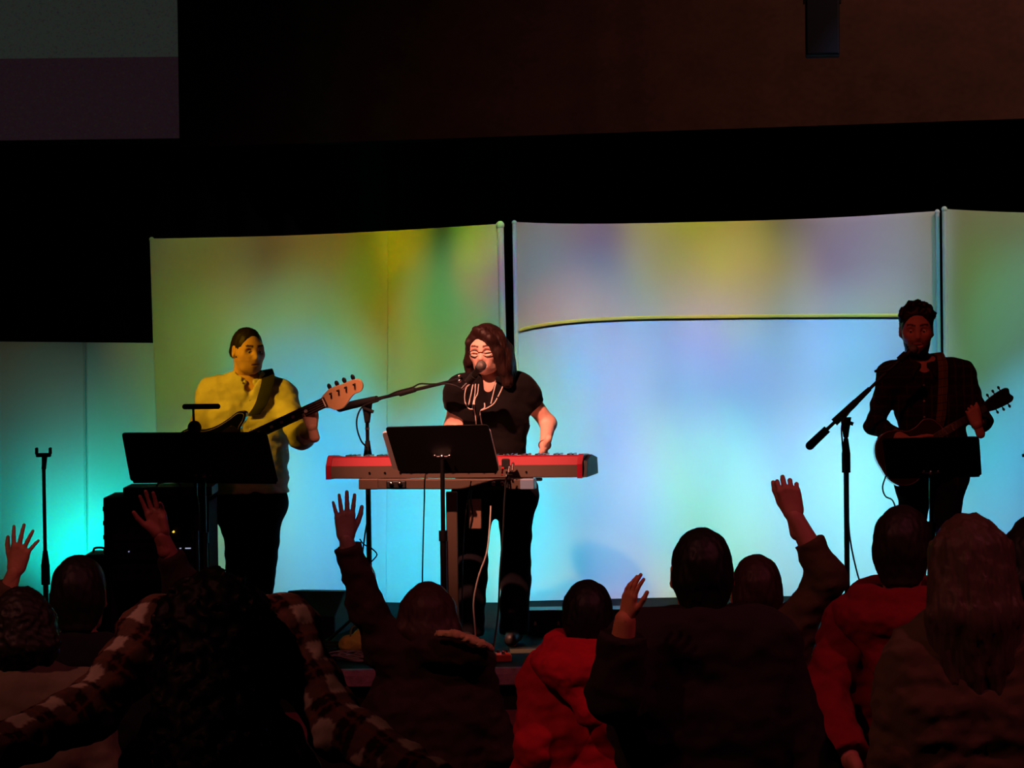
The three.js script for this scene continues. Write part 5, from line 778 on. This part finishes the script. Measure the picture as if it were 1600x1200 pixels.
const hood = (f, J) => { const c = J.neck.clone().addScaledVector(J.F, -0.016 * J.h); ring(f, c.clone().addScaledVector(UP, 0.078), J.S, J.F, 0.066 * J.h, 0.056 * J.h, 0.038, -0.022, 22, 0.05, 0.95, 0.025, (a) => 0.75 + 0.5 * (0.5 - 0.5 * Math.cos(a))); ring(f, c.clone().addScaledVector(UP, 0.032).addScaledVector(J.F, -0.03), J.S, J.F, 0.088 * J.h, 0.078 * J.h, 0.04, -0.02, 22, 0.2, 0.8, 0.02);
  f.cap(c.clone().addScaledVector(J.F, -0.075 * J.h), c.clone().addScaledVector(J.F, -0.105 * J.h).addScaledVector(UP, -0.08 * J.h), 0.06, 0.034, 0.04, J.F, 0.6); for (const s of [-1, 1]) f.cap(c.clone().addScaledVector(J.S, s * 0.06 * J.h).addScaledVector(J.F, -0.065 * J.h), c.clone().addScaledVector(J.F, -0.105 * J.h).addScaledVector(UP, -0.07 * J.h), 0.046, 0.028, 0.04); f.warp = folds(0.006, 24, 34); };
const crew = ringCollar(0.047, 0.045, 0.008, -0.004, 0.008, 0, 0.0);
const plaidOf = (a, b, c) => (J, x, y, z) => {                           // woven check that follows the sleeves
  let best = 9, t = 0, ang = 0; for (const s of ['L', 'R']) for (const [p, q, o] of [[J['sh' + s], J['el' + s], 0], [J['el' + s], J['wr' + s], 1]]) { const d = q.clone().sub(p), L = d.length(); d.divideScalar(L); const v = V(x, y, z).sub(p), k = v.dot(d), e = v.clone().addScaledVector(d, -clamp(k, 0, L)).length(); if (e < best) { best = e; t = k + o * 0.28; const w = v.addScaledVector(d, -k); ang = w.dot(UP.clone().cross(d).normalize()); } }
  if (best > 0.095) { t = y; ang = x; }
  const m = (u) => ((u % 1) + 1) % 1, i = m(t * 11) < 0.5, j = m(ang * 12 + 0.2) < 0.5; let col = i && j ? a : i || j ? b : c; if (m(t * 11 + 0.25) < 0.06 || m(ang * 12 + 0.45) < 0.06) col = mixc(col, [0.35, 0.12, 0.08], 0.5); return grain(col, x, y, z, 120, 0.12);
};
// far left, only the raised arm in the picture
person({ ...crowd(-72, 900, 10.6, {}), label: 'person at the left edge raising an open hand before the cyan glow', build: 1, skin: [0.5, 0.22, 0.13], joints: { elR: at(-22, 1000, 10.6), wrR: at(23, 893, 10.55) }, hands: { R: { dir: V(0.3, 1, 0), palm: V(0.2, 0.05, -1), curl: [0.1, 0.08, 0.08, 0.12], spread: 0.34, thumb: 0.5, scale: 1.05, cell: 0.0035 } }, hair: { color: [0.01, 0.008, 0.006], shape: HAIR.short() }, top: { color: [0.09, 0.06, 0.035], sleeveR: 1.82, cell: 0.011, collar: crew } });
person({ ...crowd(32, 914, 8.2, { hairTop: 0.02 }), label: 'person with bushy dark hair and an olive brown top at the lower left corner', skin: [0.35, 0.18, 0.12], build: 1.05, hair: { color: [0.012, 0.009, 0.007], cell: 0.006, warp: (x, y, z) => 0.008 * noise(x * 70, y * 70, z * 70), shape: backHair(1.05, -0.1) }, top: { color: [0.13, 0.11, 0.075], cell: 0.01, loose: 0.02, collar: crew } });
person({ ...crowd(121, 873, 9.0, {}), label: 'person with a smooth dark head against the cyan glow, left of the rack', skin: [0.25, 0.12, 0.08], build: 1.02, hair: { color: [0.008, 0.006, 0.006], shape: HAIR.short({ thick: 0.01 }) }, top: { color: [0.01, 0.01, 0.012], cell: 0.011, collar: crew } });
person({ ...crowd(312, 955, 9.4, {}), label: 'person hidden behind the bushy hair with one hand raised before the equipment rack', skin: [0.2, 0.06, 0.05], joints: { elL: at(283, 912, 9.35), wrL: at(252, 838, 9.3) }, hands: { L: { dir: V(-0.24, 1, 0), palm: V(-0.1, 0.1, 1), curl: [0.12, 0.12, 0.15, 0.5], spread: 0.12, thumb: 0.5, scale: 0.97, cell: 0.0035 } }, hair: { color: [0.008, 0.006, 0.006], shape: HAIR.short() }, top: { color: [0.02, 0.012, 0.012], sleeveL: 1.62, cell: 0.011, collar: crew } });
// big hair and plaid sleeves
person({ ...crowd(337, 893, 6.2, { hairTop: 0.05 }), label: 'person with huge dark curly hair and plaid sleeves spread wide at the front', skin: [0.3, 0.15, 0.1], build: 1.12, headPitch: 0.35, poke: 0.03,
  joints: { shL: at(250, 985, 6.25), shR: at(440, 985, 6.25), elL: at(140, 1110, 6.1), elR: at(530, 1140, 6.1), wrL: at(-40, 1190, 5.85), wrR: at(700, 1235, 5.9), head: at(337, 975, 6.15) },
  hair: { color: [0.0065, 0.004, 0.004], cell: 0.008, label: 'huge bushy dark hair', warp: (x, y, z) => 0.02 * noise(x * 34, y * 34, z * 34) + 0.009 * noise(x * 90, y * 90, z * 90), shape: (f) => { f.ell(V(0, -0.01, -0.04), V(0.118, 0.125, 0.125), 0.05); f.cap(V(0, -0.05, -0.09), V(0, -0.4, -0.15), 0.105, 0.1, 0.06, V(0, 0, 1), 0.7); for (const s of [-1, 1]) f.cap(V(s * 0.07, 0, -0.02), V(s * 0.085, -0.32, -0.09), 0.062, 0.05, 0.06); f.ell(V(0, -0.03, 0.12), V(0.07, 0.1, 0.085), 0.012, null, true); } },
  top: { color: plaidOf([0.78, 0.64, 0.54], [0.2, 0.11, 0.085], [0.035, 0.017, 0.014]), cell: 0.0075, loose: 0.022, fold: 0.012, collar: crew, label: 'plaid shirt' } });
// raised left hand, fur collar
person({ ...crowd(668, 908, 10.3, { hairTop: 0.018 }), label: 'woman with reddish dark hair and a fur trimmed hood raising her left hand high', skin: [0.2, 0.11, 0.1], build: 1.12, joints: { shL: at(604, 1012, 10.28), elL: at(574, 950, 10.25), wrL: at(541, 842, 10.2), shR: at(735, 1035, 10.3) },
  hands: { L: { dir: V(-0.05, 1, 0), palm: V(0, 0.05, -1), curl: [0.06, 0.05, 0.05, 0.08], spread: 0.17, thumb: 0.42, scale: 1.02, cell: 0.0032 } },
  hair: { color: [0.035, 0.014, 0.011], cell: 0.006, shape: backHair(1.08, -0.14) }, top: { name: 'jacket', color: [0.03, 0.017, 0.015], loose: 0.022, sleeveL: 1.9, fold: 0.012, cell: 0.009, collarName: 'fur_trim', collarLabel: 'tan fur trim of the hood', collarCell: 0.006, collar: (f, J) => { const a = at(690, 992, 10.12), b = J.neck; const P = [at(688, 990, 10.12), at(712, 991, 10.1), at(735, 999, 10.1), at(752, 1006, 10.1), at(766, 1013, 10.12)].map((p) => p.sub(J.origin)); for (let i = 1; i < P.length; i++) f.cap(P[i - 1], P[i], 0.019, 0.016, 0.02, UP, 0.7); f.warp = (x, y, z) => 0.007 * noise(x * 110, y * 110, z * 110) + 0.004 * noise(x * 220, y * 220, z * 220); return [0.42, 0.27, 0.15]; },
    extra: (f, J) => { f.cap(at(672, 1012, 10.2).sub(J.origin), at(745, 1024, 10.18).sub(J.origin), 0.06, 0.05, 0.06); } } });
// red hooded jacket
person({ ...crowd(918, 912, 9.5, {}), label: 'person with short black hair in a bright red hooded jacket below the keyboard’s right end', skin: [0.28, 0.14, 0.1], build: 1.08, hair: { color: [0.008, 0.006, 0.007], shape: HAIR.short({ thick: 0.012 }) }, joints: { shL: at(852, 1060, 9.5), elL: at(838, 1165, 9.45) }, top: { name: 'jacket', color: [0.44, 0.012, 0.026], loose: 0.026, fold: 0.011, cell: 0.008, collarName: 'hood', collar: hood } });
// big man in black
person({ ...crowd(1097, 829, 7.65, {}), label: 'broad man with short dark hair and a black jacket lifting his left hand', skin: [0.5, 0.19, 0.1], build: 1.14, joints: { shL: at(1000, 1010, 7.65), elL: at(962, 1085, 7.5), wrL: at(977, 968, 7.45), shR: at(1195, 1005, 7.65) }, hands: { L: { dir: V(0.2, 1, 0.05), palm: V(0.75, 0.1, -0.5), curl: [0.2, 0.2, 0.25, 0.3], spread: 0.1, thumb: 0.35, scale: 0.72, cell: 0.0035 } },
  hair: { color: [0.007, 0.005, 0.006], shape: HAIR.short({ thick: 0.006 }) }, top: { name: 'jacket', color: [0.022, 0.014, 0.016], loose: 0.03, fold: 0.01, cell: 0.01, sleeveL: 1.8, collar: ringCollar(0.05, 0.048, 0.012, -0.005, 0.012, 0, 0) } });
// raised bent arm
person({ ...crowd(1183, 870, 9.4, {}), label: 'person with cropped hair and rolled sleeve raising a loosely bent hand beside the microphone stand', skin: [0.4, 0.15, 0.12], build: 1.02, joints: { shR: at(1236, 985, 9.40), elR: at(1293, 905, 9.35), wrR: at(1241, 806, 9.35), shL: at(1128, 985, 9.40), elL: at(1112, 1080, 9.35), wrL: at(1118, 1170, 9.2) }, hands: { R: { dir: V(-0.22, 1, 0), palm: V(0.1, 0.15, -1), curl: [0.8, 0.75, 0.95, 1.1], spread: 0.1, thumb: 0.2, scale: 0.98, cell: 0.0032 } },
  hair: { color: [0.03, 0.012, 0.01], shape: HAIR.short({ thick: 0.006 }) }, top: { color: [0.06, 0.04, 0.022], sleeveR: 1.6, fold: 0.01, loose: 0.016, cell: 0.009, collar: crew } });
// man in red
person({ ...crowd(1411, 812, 8.8, {}), label: 'man with short hair and a large dark red hooded sweatshirt at the lower right', skin: [0.3, 0.11, 0.08], yaw: Math.PI - 0.35, headYaw: Math.PI - 0.25, build: 1.3, poke: 0.02, joints: { head: at(1411, 858, 8.8), shL: at(1335, 985, 8.8), elL: at(1283, 1100, 8.7), wrL: at(1330, 1190, 8.5), shR: at(1490, 980, 8.7) }, hair: { color: [0.014, 0.008, 0.007], shape: HAIR.short({ thick: 0.009 }) }, top: { name: 'sweatshirt', color: [0.17, 0.008, 0.014], loose: 0.034, fold: 0.011, cell: 0.0085, collarName: 'hood', collar: hood } });
// long brown hair
person({ ...crowd(1515, 803, 7.5, { hairTop: 0.015 }), label: 'person with long straight brown hair and a tan jacket at the right', skin: [0.35, 0.2, 0.15], build: 1.12, hair: { color: [0.075, 0.046, 0.03], cell: 0.006, label: 'long straight brown hair', shape: backHair(1.06, -0.3, { n: 11, back: -0.04, wide: 0.1 }), warp: (x, y, z) => 0.005 * noise(x * 110, y * 9, z * 110) + 0.007 * noise(x * 40, y * 7, z * 40) }, joints: { shL: at(1432, 1045, 7.5), shR: at(1605, 1030, 7.5), elL: at(1402, 1180, 7.5) }, top: { name: 'jacket', color: [0.105, 0.068, 0.045], loose: 0.026, fold: 0.013, cell: 0.0085, collar: ringCollar(0.05, 0.048, 0.012, 0, 0.012, 0, 0) } });
person({ ...crowd(1622, 806, 8.0, { hairTop: 0.012 }), label: 'person with dark hair cut off by the right edge of the picture', skin: [0.3, 0.15, 0.1], hair: { color: [0.008, 0.006, 0.006], cell: 0.006, shape: backHair(1.02, -0.13) }, top: { color: [0.03, 0.012, 0.02], cell: 0.011, collar: crew } });
renderer.render(scene, camera);
